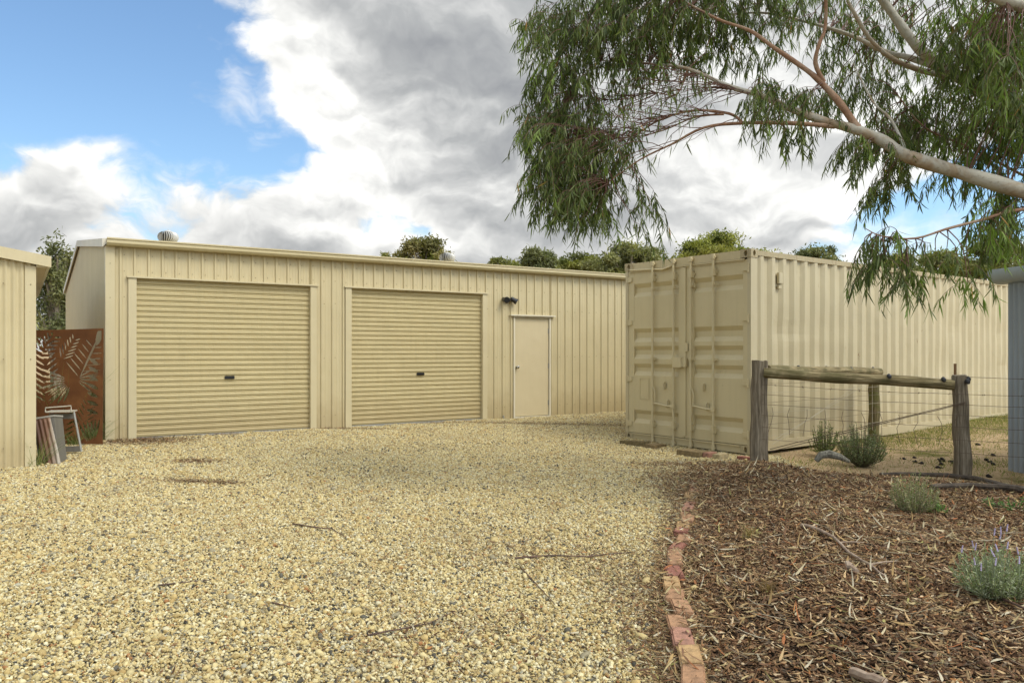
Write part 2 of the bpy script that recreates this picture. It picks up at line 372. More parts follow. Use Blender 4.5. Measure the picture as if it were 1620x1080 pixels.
def bed_dist(x, y):
    P = np.stack([np.ravel(x), np.ravel(y)], 1).astype(float); n = len(BED)
    best = np.full(len(P), 1e9); ins = np.zeros(len(P), bool)
    for i in range(n):
        a = BED[i]; b = BED[(i+1) % n]; ab = b-a
        t = np.clip(((P-a)@ab)/(ab@ab), 0, 1); best = np.minimum(best, np.linalg.norm(P-(a+t[:, None]*ab), axis=1))
        c = ((a[1] > P[:, 1]) != (b[1] > P[:, 1]))
        with np.errstate(divide='ignore', invalid='ignore'):
            xi = a[0]+(P[:, 1]-a[1])*(ab[0])/(ab[1] if ab[1] else 1e-9)
        ins ^= c & (P[:, 0] < xi)
    return (np.where(ins, best, -best)).reshape(np.shape(x))
def mz(x, y):
    d = bed_dist(x, y)
    return gz(x, y)+np.where(d > 0, .012+.17*ss(0, .95, d)+.02*np.sin(np.asarray(x)*3.1)*np.sin(np.asarray(y)*2.3+.7)*ss(0, .6, d), -.05)
def sheet(name, xs, ys, zf, m, kind='structure', off=0., keep=None):
    X, Y = np.meshgrid(xs, ys); Z = zf(X, Y)+off; V = np.stack([X, Y, Z], -1).reshape(-1, 3); nx = len(xs)
    i, j = np.meshgrid(np.arange(len(ys)-1), np.arange(nx-1), indexing='ij'); a = (i*nx+j).ravel()
    Qd = np.stack([a, a+1, a+1+nx, a+nx], 1)
    if keep is not None:
        cx = V[Qd].mean(1); Qd = Qd[keep(cx[:, 0], cx[:, 1])]
    o = npmesh(name, V, Qd, m, smooth=True); o['kind'] = kind; return o
gx = np.concatenate([[-900, -300, -100, -50, -25], np.arange(-15, 20, .4), [25, 50, 100, 300, 900]])
gy = np.concatenate([[-300, -60, -15], np.arange(-5, 25, .4), [30, 60, 120, 300, 900]])
sheet('ground', gx, gy, gz, M_dirt)
def gravel_area(x, y): return (x < 3.3+.3*np.sin(y*2)) & (dalong(x, y) < 1.0+.3*(x < 3)) | (dshed(x, y) < 4.9) & (dalong(x, y) < 6)
sheet('gravel_yard', np.arange(-14, 8, .2), np.arange(-4, 20, .2), gz, M_gravel, off=.005, keep=lambda x, y: gravel_area(x, y) & (dshed(x, y) > -.1))
sheet('garden_bed', np.arange(.5, 9.6, .08), np.arange(1., 10.4, .08), mz, M_soil, keep=lambda x, y: bed_dist(x, y) > -.12)

# gravel pebbles: tiles of real pebbles laid over the yard
def ico(sub):
    import bmesh
    bm = bmesh.new(); bmesh.ops.create_icosphere(bm, subdivisions=sub, radius=1); bm.verts.index_update()
    v = np.array([w.co[:] for w in bm.verts]); f = np.array([[w.index for w in q.verts] for q in bm.faces]); bm.free(); return v, f
IV, IF = ico(2); IV1, IF1 = ico(1)
PEB = np.array([(.60, .52, .33), (.54, .44, .25), (.66, .60, .44), (.48, .37, .19), (.70, .66, .54), (.40, .29, .14), (.56, .47, .26), (.30, .27, .21), (.13, .125, .115), (.06, .058, .055), (.34, .17, .08), (.45, .44, .40)])
PW = np.array([18, 17, 13, 13, 8, 8, 12, 6, 4.6, 4.6, 1.8, 3.0]); PW = PW/PW.sum()
def pebbles(n, size, x, y, z, v=IV, f=IF, pal=PEB, w=PW, zj=.006):
    s = size*np.exp(rng.normal(0, .36, n)); ax = np.stack([s*rng.uniform(.8, 1.35, n), s*rng.uniform(.65, 1., n), s*rng.uniform(.42, .75, n)], 1)*.5
    jit = 1+rng.normal(0, .09, (n, len(v), 1)); P = v[None]*jit*ax[:, None]
    q = rng.normal(size=(n, 4)); q[:, 0] += 2.2; q[:, 3] *= 3; q = q/np.linalg.norm(q, axis=1, keepdims=True)
    u = q[:, None, 1:]; P = P+2*np.cross(u, np.cross(u, P)+q[:, None, :1]*P)
    P += np.stack([x, y, z+ax[:, 2]*.6+rng.uniform(0, zj, n)], 1)[:, None]
    k = rng.choice(len(pal), n, p=w); c = pal[k]*rng.uniform(.80, 1.12, (n, 1))*np.array([1.0, .95, .73])
    Fq = (np.arange(n)[:, None, None]*len(v)+f[None]).reshape(-1, 3)
    return P.reshape(-1, 3), Fq, np.repeat(c, len(v), 0)
tiles = bpy.data.collections.new('gravel_tiles')
T_S = .5
for k in range(5):
    n = 2350
    V, Fq, c = pebbles(n, .0132, rng.uniform(-.253, .253, n), rng.uniform(-.253, .253, n), rng.uniform(0, .004, n), IV if k < 5 else IV1, IF)
    o = npmesh('gravel_tile', V, Fq, M_peb, col=c, smooth=True); COL.objects.unlink(o); tiles.objects.link(o)
xs, ys = np.meshgrid(np.arange(-12, 7, T_S), np.arange(1.6, 19, T_S)); xs = xs.ravel(); ys = ys.ravel()
kp = gravel_area(xs, ys) & (dshed(xs, ys) > .02) & (bed_dist(xs, ys) < .28) & (np.abs(xs/ys) < .85)
xs, ys = xs[kp], ys[kp]
me = bpy.data.meshes.new('gravel'); me.vertices.add(len(xs)); me.vertices.foreach_set('co', np.stack([xs, ys, gz(xs, ys)+.004], 1).astype(np.float32).ravel())
e = .2; a = me.attributes.new('rot', 'FLOAT_VECTOR', 'POINT')
tx = np.arctan((gz(xs, ys+e)-gz(xs, ys-e))/(2*e)); ty = -np.arctan((gz(xs+e, ys)-gz(xs-e, ys))/(2*e))
rq = rng.integers(0, 4, len(xs))*math.pi/2
eul = []
for q_, xa, ya in zip(rq, xs, ys):
    nn = Vector((-(gz(xa+e, ya)-gz(xa-e, ya))/(2*e), -(gz(xa, ya+e)-gz(xa, ya-e))/(2*e), 1)).normalized()
    eul += list((Vector((0, 0, 1)).rotation_difference(nn).to_matrix() @ Matrix.Rotation(q_, 3, 'Z')).to_euler('XYZ'))
a.data.foreach_set('vector', np.array(eul, np.float32))
gi = me.attributes.new('pick', 'INT', 'POINT'); gi.data.foreach_set('value', rng.integers(0, 5, len(xs)).astype(np.int32))
grav = link('gravel', me, M_peb); tag(grav, 'cream and tan river pebble gravel with dark stones covering the yard', 'gravel', kind='stuff')
ng = bpy.data.node_groups.new('lay_tiles', 'GeometryNodeTree')
ng.interface.new_socket('Geometry', in_out='INPUT', socket_type='NodeSocketGeometry'); ng.interface.new_socket('Geometry', in_out='OUTPUT', socket_type='NodeSocketGeometry')
G = NT(ng); gin = G.n('NodeGroupInput'); gout = G.n('NodeGroupOutput'); ci = G.n('GeometryNodeCollectionInfo'); ci.inputs['Collection'].default_value = tiles
ci.inputs['Separate Children'].default_value = True; ci.inputs['Reset Children'].default_value = True
iop = G.n('GeometryNodeInstanceOnPoints'); iop.inputs['Pick Instance'].default_value = True
na = G.n('GeometryNodeInputNamedAttribute', data_type='FLOAT_VECTOR'); na.inputs['Name'].default_value = 'rot'
nb = G.n('GeometryNodeInputNamedAttribute', data_type='INT'); nb.inputs['Name'].default_value = 'pick'
m2p = G.n('GeometryNodeMeshToPoints')
G.l(gin.outputs[0], m2p.inputs[0]); G.l(m2p.outputs[0], iop.inputs['Points']); G.l(ci.outputs[0], iop.inputs['Instance'])
G.l([o_ for o_ in na.outputs if o_.enabled and o_.name == 'Attribute'][0], iop.inputs['Rotation']); G.l([o_ for o_ in nb.outputs if o_.enabled and o_.name == 'Attribute'][0], iop.inputs['Instance Index'])
G.l(iop.outputs[0], gout.inputs[0])
md = grav.modifiers.new('lay_tiles', 'NODES'); md.node_group = ng

# ------------------------------------------------------------------ cladding
def rib_points(s0, s1, pitch=.19, phase=0., h=.024):
    pts = [(s0, 0.)]; k = math.floor((s0-phase)/pitch)-1
    while True:
        c = phase+k*pitch
        if c > s1+.1: break
        for dx, y in ((-.026, 0), (-.013, -h), (.013, -h), (.026, 0), (.070, 0), (.073, -.0025), (.085, -.0025), (.088, 0), (.125, 0), (.128, -.0025), (.140, -.0025), (.143, 0)):
            if s0 < c+dx < s1: pts.append((c+dx, y))
        k += 1
    pts.append((s1, pts[-1][1] if False else 0.)); return pts
def sine_points(s0, s1, pitch=.076, amp=.009, m=8):
    n = int((s1-s0)/pitch*m)+1
    return [(s0+(s1-s0)*i/n, -amp*(1-math.cos(2*math.pi*(s0+(s1-s0)*i/n)/pitch))) for i in range(n+1)]
def clad(mb, pts, z0, z1, fn, nz=1):
    """fn(s, depth, z) -> point; z1 may be a function of s"""
    zt = z1 if callable(z1) else (lambda s: z1)
    vs = []; fs = []
    for s, d in pts: vs += [fn(s, d, z0), fn(s, d, zt(s))]
    for i in range(len(pts)-1): fs.append((2*i, 2*i+2, 2*i+3, 2*i+1))
    mb.add(vs, fs)

# ------------------------------------------------------------------ main shed
RZ = math.atan2(ey, ex)
shed = empty('shed', (SX, SY, 0), RZ, 'long cream steel shed with two roller doors and a single entry door', 'shed')
HT, LEN, WID, RIDGE = 2.86, 13., 11.2, 3.50
sf = lambda s, d, z: (s, d, z)
D1, D2, DP = (.40, 3.03), (3.75, 6.37), (7.08, 7.97)
DH, PH = 2.40, 2.00
mb = MB()
for s0, s1, z0, z1 in ((0, D1[0], -.3, HT), (D1[0], D1[1], DH+.03, HT), (D1[1], D2[0], -.3, HT), (D2[0], D2[1], DH+.03, HT), (D2[1], DP[0], -.3, HT), (DP[0], DP[1], PH+.02, HT), (DP[1], LEN, -.3, HT)):
    clad(mb, rib_points(s0, s1), z0, z1, sf)
rs = lambda t: HT+(RIDGE-HT)*(1-abs(t-WID/2)/(WID/2))
for sgn, x in ((-1, 0), (1, LEN)):
    ts = sorted([p for p in rib_points(0, WID)]+[(WID/2, 0.)])
    clad(mb, ts, -.3, rs, lambda s, d, z: (x-sgn*d*-1 if sgn < 0 else x-d, s, z))
clad(mb, rib_points(0, LEN), -.3, HT, lambda s, d, z: (s, WID-d, z))
mb.build('wall', M_wall, shed)
# corner flashing
mb = MB(); mb.box(-.012, .11, -.034, -.001, -.3, HT); mb.box(-.011, -.001, -.0005, .11, -.3, HT); mb.build('corner_flashing', M_wall2, shed)
# roof with ribs
roof = MB(); OH = .06
for sg in (0, 1):
    pts = rib_points(-.03, LEN+.03)
    def rf(s, d, z, sg=sg):
        t = -OH+(WID/2+OH)*z
        return (s, t if sg == 0 else WID-t, HT+.06+(RIDGE-HT)*(t/(WID/2))-d)
    clad(roof, pts, 0., 1., rf)
roof.prism([(WID/2-.18, RIDGE+.065), (WID/2, RIDGE+.105), (WID/2+.18, RIDGE+.065), (WID/2, RIDGE+.085)], 'x', -.03, LEN+.03)
roof = roof.build('roof', M_gutter, shed)
# turbine vents on the ridge
for s_ in (1.69, 8.6):
    v = MB(); z0 = RIDGE+.06; y_ = WID/2
    v.tube([(s_, y_, z0-.08), (s_, y_, z0+.12)], .13, 20)
    nb_ = 26
    for k in range(nb_):
        a0 = 2*math.pi*k/nb_; prev = None; hw = .023
        vs = []
        for i in range(9):
            th = math.pi*i/8; r = .07+.135*math.sin(th)**.8; z = z0+.25-.12*math.cos(th); a = a0+.35*math.sin(th)
            for sgn in (-1, 1):
                aa = a+sgn*hw/ .2*.62; rr = r+sgn*.012*math.sin(th); vs.append((s_+rr*math.cos(aa), y_+rr*math.sin(aa), z))
        v.add(vs, [(2*i, 2*i+1, 2*i+3, 2*i+2) for i in range(8)])
    v.tube([(s_, y_, z0+.365), (s_, y_, z0+.385), (s_, y_, z0+.395)], [.085, .07, .01], 20)
    v.tube([(s_, y_, z0+.39), (s_, y_, z0+.42)], .008, 6)
    nf_ = len(v.f)
    shade_core = [(s_, y_, z0+.13), (s_, y_, z0+.2), (s_, y_, z0+.3), (s_, y_, z0+.36)]
    v.tube(shade_core, [.09, .13, .13, .08], 20)  # inner core coloured black, standing in for the shade between the blades
    vo = v.build('turbine_vent', M_vent, roof, True); vo.data.materials.append(M_black)
    for p_ in vo.data.polygons[nf_:]: p_.material_index = 1
# gutter : quad profile running along the eave
g = MB(); prof = [(-.034, HT), (-.06, HT-.012), (-.125, HT-.004), (-.15, HT+.03), (-.148, HT+.075), (-.162, HT+.085), (-.160, HT+.105), (-.140, HT+.105), (-.140, HT+.095), (-.04, HT+.095)]
g.prism(prof, 'x', .0, LEN)
g.build('gutter', M_gutter, shed, True)
# barge boards on the left gable
b = MB()
for sg in (0, 1):
    vs = []
    for t in (-.06, WID/2):
        z = HT+(RIDGE-HT)*(t/(WID/2)); y = t if sg == 0 else WID-t
        vs += [(-.055, y, z-.02), (-.055, y, z+.10), (.06, y, z+.115), (.06, y, z+.10), (-.045, y, z-.02)]
    b.add(vs, [(0, 5, 6, 1), (1, 6, 7, 2), (2, 7, 8, 3), (4, 9, 5, 0), (0, 1, 2, 3, 4), (5, 9, 8, 7, 6), (3, 8, 9, 4)])
b.build('barge_board', M_barge, shed)
# door flashings
for (a, c) in (D1, D2):
    f_ = MB()
    f_.box(a-.11, a, -.036, .09, -.05, DH); f_.cut(); f_.box(c, c+.10, -.036, .09, -.05, DH); f_.build('door_jamb', M_wall2, shed)
    f_ = MB(); f_.box(a-.13, c+.13, -.055, -.001, DH+.004, DH+.03); f_.cut(); f_.box(a, c, -.03, .12, DH-.0, DH+.003); f_.build('head_flashing', M_wall2, shed)
    # roller curtain
    n = 29; z0 = .03; pitch = (DH-z0)/n
    prof = []
    for k in range(n):
        zb = z0+k*pitch
        for u, y in ((0, .052), (.07, .050), (.13, .036), (.2, .033), (.56, .032), (.62, .036), (.68, .046), (.74, .042), (.90, .041), (.94, .046)): prof.append((y, zb+u*pitch))
    prof.append((.052, DH+.02))
    cv = MB(); vs = []
    for y, z in prof: vs += [(a, y, z), (c, y, z)]
    cv.add(vs, [(2*i, 2*i+1, 2*i+3, 2*i+2) for i in range(len(prof)-1)])
    door = cv.build('roller_door', M_roller, shed, True)
    r = MB(); r.box(a+.002, c-.002, .022, .06, -.03, z0); r.build('bottom_rail', M_gal, door)
    m_ = .52*(a+c)+.0
    m_ = a+(c-a)*.51
    lk = MB(); zc = .90; lk.box(m_-.075, m_+.075, .012, .032, zc-.025, zc+.025, bev=.006); lk.tube([(m_+.035, .014, zc), (m_+.035, 0, zc)], .016, 12); lk.box(m_+.0, m_+.07, -.004, .002, zc-.006, zc+.006)
    lk.build('lock', M_black, door, True)
# entry door
dr = MB(); a, c = DP; dr.box(a+.035, c-.035, .002, .04, .03, PH-.03, bev=.003); dr = dr.build('entry_door', M_door, shed)
fr = MB(); fr.box(a-.0, a+.03, -.03, .05, -.02, PH); fr.box(c-.03, c, -.03, .05, -.02, PH); fr.box(a+.03, c-.03, -.028, .05, PH-.027, PH); fr.box(a+.03, c-.03, -.03, .05, -.02, .022)
fr.build('door_frame', M_frame, shed)
hf = MB(); hf.box(a-.09, c+.09, -.075, -.0, PH+.004, PH+.03); hf.build('door_hood', M_frame, shed)
kb = MB(); kb.tube([(a+.085, .004, 1.0), (a+.085, -.012, 1.0)], .028, 16); kb.tube([(a+.085, -.01, 1.0), (a+.085, -.045, 1.0)], .011, 12)
kb.tube([(a+.085, -.03, 1.0), (a+.085, -.045, 1.0), (a+.085, -.065, 1.0), (a+.085, -.072, 1.0)], [.014, .027, .026, .01], 16); kb.build('door_knob', M_chrome, dr, True)
for z in (.28, 1.02, 1.72):
    h = MB(); h.tube([(c-.037, -.006, z-.05), (c-.037, -.006, z+.05)], .008, 8); h.box(c-.05, c-.036, -.003, .0015, z-.05, z+.05); h.build('hinge', M_gal, dr)
# screws
s = MB()
def clear(x, z): return not any(a_-.12 < x < c_+.12 and z < t for a_, c_, t in ((*D1, DH+.05), (*D2, DH+.05), (DP[0]-.02, DP[1]+.02, PH+.05)))
for z in (.22, 1.2, 2.12, 2.5, 2.74):
    k = 0
    while k*.19 < 11:
        x = k*.19+.045+.004*math.sin(k*7); k += 1
        zz_ = z+.008*math.sin(k*3.1)
        if x > .12 and clear(x, zz_): s.tube([(x, 0, zz_), (x, -.006, zz_)], .0065, 6)
for x in (.05,):
    for z in (.3, .9, 1.5, 2.1, 2.6): s.tube([(x, -.033, z), (x, -.04, z)], .0065, 6)
tag(s.build('screw', M_screw, shed), kind='stuff')
# conduit stub at the wall foot
s_ = 6.83; pv = MB(); pv.tube([(s_, -.05, -.1), (s_, -.05, .07)], .016, 10); pv.build('pipe_stub', M_gal, shed, True)
# slab edge
sb = MB(); sb.box(-.02, LEN, -.0, WID, -.4, -.012); sb.build('slab', painted('concrete', (.33, .3, .24), .9, .1), shed)
# security light
sl = empty('security_light', Vector((SX+6.94*ex, SY+6.94*ey, 2.31)), RZ, 'black twin head security flood light on the shed wall left of the entry door', 'light')
h = MB(); h.tube([(0, -.0, 0), (0, -.05, 0)], .045, 16); h.tube([(-.09, -.07, .0), (.09, -.07, .0)], .014, 10); h.build('mount', M_black, sl, True)
for sg, dr_ in ((-1, Vector((-.05, -1, -.15))), (1, Vector((1.1, -.6, -.75)))):
    hd = MB(); p = Vector((sg*.10, -.08, 0)); dr_ = dr_.normalized()
    hd.tube([p-dr_*.07, p-dr_*.05, p+dr_*.03, p+dr_*.075, p+dr_*.076, p+dr_*.06], [.02, .045, .05, .062, .052, .05], 18)
    o = hd.build('lamp_head', M_black, sl, True)
    ln = MB(); ln.tube([p+dr_*.061, p+dr_*.066], .048, 18); ln.build('lens', M_lens, o)

# ------------------------------------------------------------------ left shed (corrugated, cream)
LX, LY = -5.47, 8.77
lrz = RZ+math.pi
ls = empty('garage', (LX, LY, -.02), RZ, 'cream corrugated shed with gable eave at the left edge', 'shed')
GH, SL = 2.33, .17; GW = 5.0; GD = 6.0
rk = lambda s: GH+SL*(-s) if s > -GW/2 else GH+SL*(GW+s)
mb = MB()
clad(mb, sine_points(-GW, -.001), -.3, rk, sf)
clad(mb, sine_points(0, GD), -.3, GH, lambda s, d, z: (-d, s, z))
clad(mb, sine_points(0, GD), -.3, GH, lambda s, d, z: (-GW+d, s, z))
mb.build('wall', M_wall, ls)
mb = MB(); mb.box(-.085, .022, -.024, -.001, -.3, GH-.02); mb.box(.0, .022, -.0005, .085, -.3, GH-.02); mb.build('corner_flashing', M_wall2, ls)
r = MB()
for sg in (0, 1):
    def rf(s, d, z, sg=sg):
        x = .16-(GW/2+.16)*z
        return (x if sg == 0 else -GW-x, s, GH+.10+SL*(-x)-d)
    clad(r, sine_points(-.06, GD+.06), 0, 1, rf)
r.build('roof', M_wall2, ls)
b = MB()
for sg in (0, 1):
    vs = []
    for x in (.17, -GW/2):
        z = GH+SL*(-x); X = x if sg == 0 else -GW-x
        vs += [(X, -.075, z-.0), (X, -.075, z+.125), (X, .05, z+.135), (X, -.05, z-.0)]
    b.add(vs, [(0, 1, 5, 4), (1, 2, 6, 5), (3, 0, 4, 7), (0, 3, 2, 1), (4, 5, 6, 7), (2, 3, 7, 6)])
b.build('barge_board', M_wall2, ls)
g = MB(); g.prism([(.024, GH-.03), (.13, GH-.03), (.17, GH+.01), (.17, GH+.085), (.024, GH+.085)], 'y', -.045, GD+.04); g.build('gutter', M_gutter, ls)
s = MB()
for z in (.25, 1.25, 2.1):
    for x in (-.03, -.29, -.52, -.75, -1.0): s.tube([(x, -.02, z), (x, -.03, z)], .007, 6)
tag(s.build('screw', M_screw, ls), kind='stuff')

# ------------------------------------------------------------------ blue-grey shed at the right edge
bs = empty('garage', (6.21, 9.6, -.1), math.atan2(-.98, .2), 'blue grey corrugated zinc shed with rolled fascia at the right edge', 'shed')
mb = MB()   # local x runs towards the camera side, local -y faces left
clad(mb, sine_points(0, 2.6, .076, .014), -.2, 2.34, lambda s, d, z: (s, d, z))
clad(mb, sine_points(0, 3, .076, .010), -.2, 2.34, lambda s, d, z: (-d*0-d*1., s, z))
clad(mb, sine_points(0, 2.6, .076, .014), -.2, 2.34, lambda s, d, z: (s, 3-d, z))
clad(mb, sine_points(0, 3, .076, .010), -.2, 2.34, lambda s, d, z: (2.6-d*-1, s, z))
mb.build('wall', M_zinc, bs)
g = MB(); g.prism([(-.03, 2.26), (-.11, 2.275), (-.165, 2.33), (-.185, 2.40), (-.185, 2.44), (.02, 2.44), (.02, 2.26)], 'x', -.12, 2.75); g.build('fascia', M_zinc2, bs, True)
g = MB(); g.box(-.12, 2.75, .021, 3.15, 2.40, 2.45); g.build('roof', M_zinc2, bs)

# ------------------------------------------------------------------ shipping container
CA = math.atan2(.605, .796)
ct = empty('shipping_container', (3.36, 10.78, -.136), CA, 'long cream painted shipping container with closed double doors', 'container')
CL, CW, CH = 12.19, 2.438, 2.896
def casting(mb, x0, y0, z0, sx, sy):
    """corner casting with a real hole in its end and side face"""
    x1, y1, z1 = x0+.162*sx, y0+.178*sy, z0+.118
    def face(axis, c, inner, u0, u1, hw, hh):
        um, zm = (u0+u1)/2, (z0+z1)/2; n = 16
        def P(u, z, w): return (w, u, z) if axis == 'x' else (u, w, z)
        ring = [(um+hw*math.cos(2*math.pi*k/n), zm+hh*math.sin(2*math.pi*k/n)) for k in range(n)]
        out = []
        for k in range(n):
            ca, sa = math.cos(2*math.pi*k/n), math.sin(2*math.pi*k/n); t = min((abs(u1-u0)/2)/max(abs(ca), 1e-6), ((z1-z0)/2)/max(abs(sa), 1e-6))
            out.append((um+ca*t, zm+sa*t))
        vs = [P(u, z, c) for u, z in out]+[P(u, z, c) for u, z in ring]+[P(u, z, inner) for u, z in ring]
        fs = [(k, (k+1) % n, (k+1) % n+n, k+n) for k in range(n)]+[(k+n, (k+1) % n+n, (k+1) % n+2*n, k+2*n) for k in range(n)]+[tuple(range(2*n, 3*n))]
        mb.add(vs, fs)
        # corner fillers
        for (cu, cz) in ((u0, z0), (u0, z1), (u1, z0), (u1, z1)):
            near = sorted(out, key=lambda q: (q[0]-cu)**2+(q[1]-cz)**2)[:2]
            mb.add([P(cu, cz, c), P(*near[0], c), P(*near[1], c)], [(0, 1, 2)])
    face('x', x0, x0+.05*sx, y0, y1, .03, .042); face('y', y0, y0+.05*sy, x0, x1, .03, .042)
    mb.quad((x0, y0, z1), (x1, y0, z1), (x1, y1, z1), (x0, y1, z1)); mb.quad((x0, y0, z0), (x1, y0, z0), (x1, y1, z0), (x0, y1, z0))
    mb.quad((x1, y0, z0), (x1, y1, z0), (x1, y1, z1), (x1, y0, z1)); mb.quad((x0, y1, z0), (x1, y1, z0), (x1, y1, z1), (x0, y1, z1))
for x0, sx in ((-.012, 1), (CL+.012, -1)):
    for y0, sy in ((-.008, 1), (CW+.008, -1)):
        for z0 in (0, CH-.118):
            m_ = MB(); casting(m_, x0, y0, z0, sx, sy); m_.build('corner_casting', M_crust, ct)
p = MB()
for x0 in (.0, CL-.15):
    for y0, y1 in ((0, .06), (CW-.06, CW)): p.cut(); p.box(x0, x0+.15, y0, y1, .118, CH-.118)
p.build('corner_post', M_cside, ct)
p = MB(); p.box(.165, CL-.165, .0, .06, CH-.085, CH-.012); p.cut(); p.box(.165, CL-.165, CW-.06, CW, CH-.085, CH-.012); p.build('top_rail', M_crust, ct)
p = MB(); p.box(.165, CL-.165, .004, .05, .02, .16); p.cut(); p.box(.165, CL-.165, CW-.05, CW-.004, .02, .16); p.build('bottom_rail', M_cside, ct)
def trap(s0, s1, pitch=.278, d=.044, ph=.0):
    pts = [(s0, d)]; k = 0; c = s0+.02
    while c+pitch < s1: 
        pts += [(c, d), (c+.068, 0.), (c+.140, 0.), (c+.208, d)]; c += pitch
    pts.append((s1, d)); return pts
w = MB(); tp = trap(.15, CL-.15)
# side panels subdivided vertically and dented a little
def sidepanel(y, sg, dents):
    nz_ = 24; vs = []; pts = tp
    for s_, d_ in pts:
        for k in range(nz_+1):
            z = .16+(CH-.085-.16)*k/nz_; dd = 0
            for (cx, cz, rx, rzz, am) in dents: dd += am*math.exp(-((s_-cx)/rx)**2-((z-cz)/rzz)**2)
            vs.append((s_, y+sg*(.006+d_+dd), z))
    n = nz_+1; w.add(vs, [(i*n+k, (i+1)*n+k, (i+1)*n+k+1, i*n+k+1) for i in range(len(pts)-1) for k in range(nz_)])
rd = random.Random(3)
sidepanel(0, 1, [(rd.uniform(.5, 9), rd.uniform(.3, 2.0), rd.uniform(.12, .4), rd.uniform(.08, .3), rd.uniform(.004, .014)) for _ in range(26)])
sidepanel(CW, -1, [])
w.build('side_wall', M_cside, ct)
p = MB(); p.box(.02, CL-.02, .055, CW-.055, CH-.04, CH-.02); p.build('roof_panel', M_crust, ct)
p = MB(); p.box(CL-.05, CL-.01, .06, CW-.06, .1, CH-.118); p.build('end_wall', M_cside, ct)
p = MB(); p.box(.02, CL-.05, .055, CW-.055, .12, .15); p.build('floor_panel', M_crust, ct)
p = MB(); p.box(.0, .07, .172, CW-.172, CH-.125, CH-.008); p.cut(); p.box(-.018, .0, .10, CW-.10, CH-.150, CH-.130); p.build('door_header', M_header, ct)
p = MB(); p.box(-.002, .09, .172, CW-.172, .005, .115); p.cut(); p.box(-.03, -.002, .172, CW-.172, .10, .112); p.build('door_sill', M_cont, ct)
rus = MB(); rus.box(.075, .16, .172, CW-.172, CH-.02, CH-.004); rus.build('header_plate', M_crust, ct)
# vent box on the side
v = MB(); vx = .66; v.box(vx, vx+.10, -.012, .03, 2.44, 2.60, bev=.006); v.box(vx+.01, vx+.08, .0, .03, 2.37, 2.41); v.build('vent_cover', M_cside, ct)
REC = ((2.55, 2.337), (1.82, 1.60), (1.536, 1.33), (1.25, 1.06), (.497, .284))
ZB, ZT = .125, CH-.140
SEAM = 1.205
def cdoor(y0, y1, r0, r1, rods, hub, lever_to, hinge_y, hs):
    """door leaf in the plane x=.01, facing -x"""
    m_ = MB(); X0 = .012; IN = .046
    m_.box(X0, X0+.05, y0, y0+(r0-y0), ZB, ZT); m_.box(X0, X0+.05, r1, y1, ZB, ZT)
    prof = [(ZT, 0)]
    for t, b_ in REC: prof += [(t, 0), (t-.065, IN), (b_+.07, IN), (b_, 0)]
    prof.append((ZB, 0)); vs = []
    for z, d_ in prof: vs += [(X0+.003+d_, r0, z), (X0+.003+d_, r1, z)]
    m_.add(vs, [(2*i, 2*i+1, 2*i+3, 2*i+2) for i in range(len(prof)-1)])
    leaf = m_.build('door', M_cont, ct)
    gk = MB(); gk.box(X0-.006, X0+.0, y0+.004, y1-.004, ZT-.03, ZT-.008); gk.cut(); gk.box(X0-.006, X0, y0+.004, y1-.004, ZB+.002, ZB+.02); gk.build('gasket', M_cont, leaf)
    for ry in rods:
        q = MB(); q.tube([(X0-.052, ry, .03), (X0-.052, ry, CH-.05)], .0185, 12)
        for z in (.03, CH-.06):
            q.box(X0-.066, X0-.018, ry-.035, ry+.035, z-.012, z+.018, bev=.005); q.tube([(X0-.052, ry, z-.03), (X0-.052, ry, z+.045)], .031, 10)
        q.build('locking_bar', M_cont, leaf, True)
        q = MB()
        for z, hh in ((.30, .055), (1.33, .022), (ZT-.14, .06), (ZT-.32, .02)): q.cut(); q.box(X0-.076, X0+.002, ry-.029, ry+.029, z-hh, z+hh, bev=.005); q.box(X0-.012, X0-.001, ry-.055, ry+.055, z-.02, z+.02)
        q.build('bar_guide', M_cont, leaf)
    q = MB(); zh = .60
    q.tube([(X0-.06, hub, zh), (X0-.07, hub+(lever_to-hub)*.3, zh+.0), (X0-.06, hub+(lever_to-hub)*.9, zh+.03), (X0-.06, lever_to, zh+.02), (X0-.065, lever_to, zh-.12)], [.016, .015, .014, .014, .013], 8)
    q.box(X0-.075, X0-.04, hub-.03, hub+.045, zh-.035, zh+.035, bev=.006)
    q.tube([(X0-.06, lever_to-.03, zh+.05), (X0-.055, lever_to-.035, zh+.22), (X0-.055, lever_to, zh+.28)], [.009, .012, .014], 8)
    q.build('door_handle', M_cont, leaf, True)
    q = MB(); my = (hub+lever_to)/2
    for dy, dz, s_ in ((-.07, .02, 1), (.0, .30, 1)):
        q.cut(); q.box(X0-.03, X0, my+dy-.022, my+dy+.022, zh+dz-.03, zh+dz+.06, bev=.006); q.tube([(X0-.04, my+dy, zh+dz-.05), (X0-.05, my+dy, zh+dz), (X0-.035, my+dy+.01, zh+dz+.055), (X0-.03, my+dy-.02, zh+dz+.075)], .010, 8)
    q.build('handle_keeper', M_cont, leaf, True)
    for z in (ZT-.13, 1.92, 1.0, .27):
        q = MB(); a_, b_ = (hinge_y, hinge_y+.10*hs)
        q.prism([(min(a_, b_), z-.035), (max(a_, b_), z-.05 if hs < 0 else z-.035), (max(a_, b_), z+.05 if hs < 0 else z+.035), (min(a_, b_), z+.035)], 'x', X0-.022, X0-.001)
        q.tube([(X0-.018, hinge_y, z-.06), (X0-.018, hinge_y, z+.06)], .013, 10); q.build('hinge', M_cont, leaf)
cdoor(.045, SEAM-.012, .14, 1.02, (.624, 1.044), .624, 1.02, .045, 1)
cdoor(SEAM+.006, CW-.045, 1.32, 2.255, (1.38, 1.81), 1.38, 1.79, CW-.045, -1)
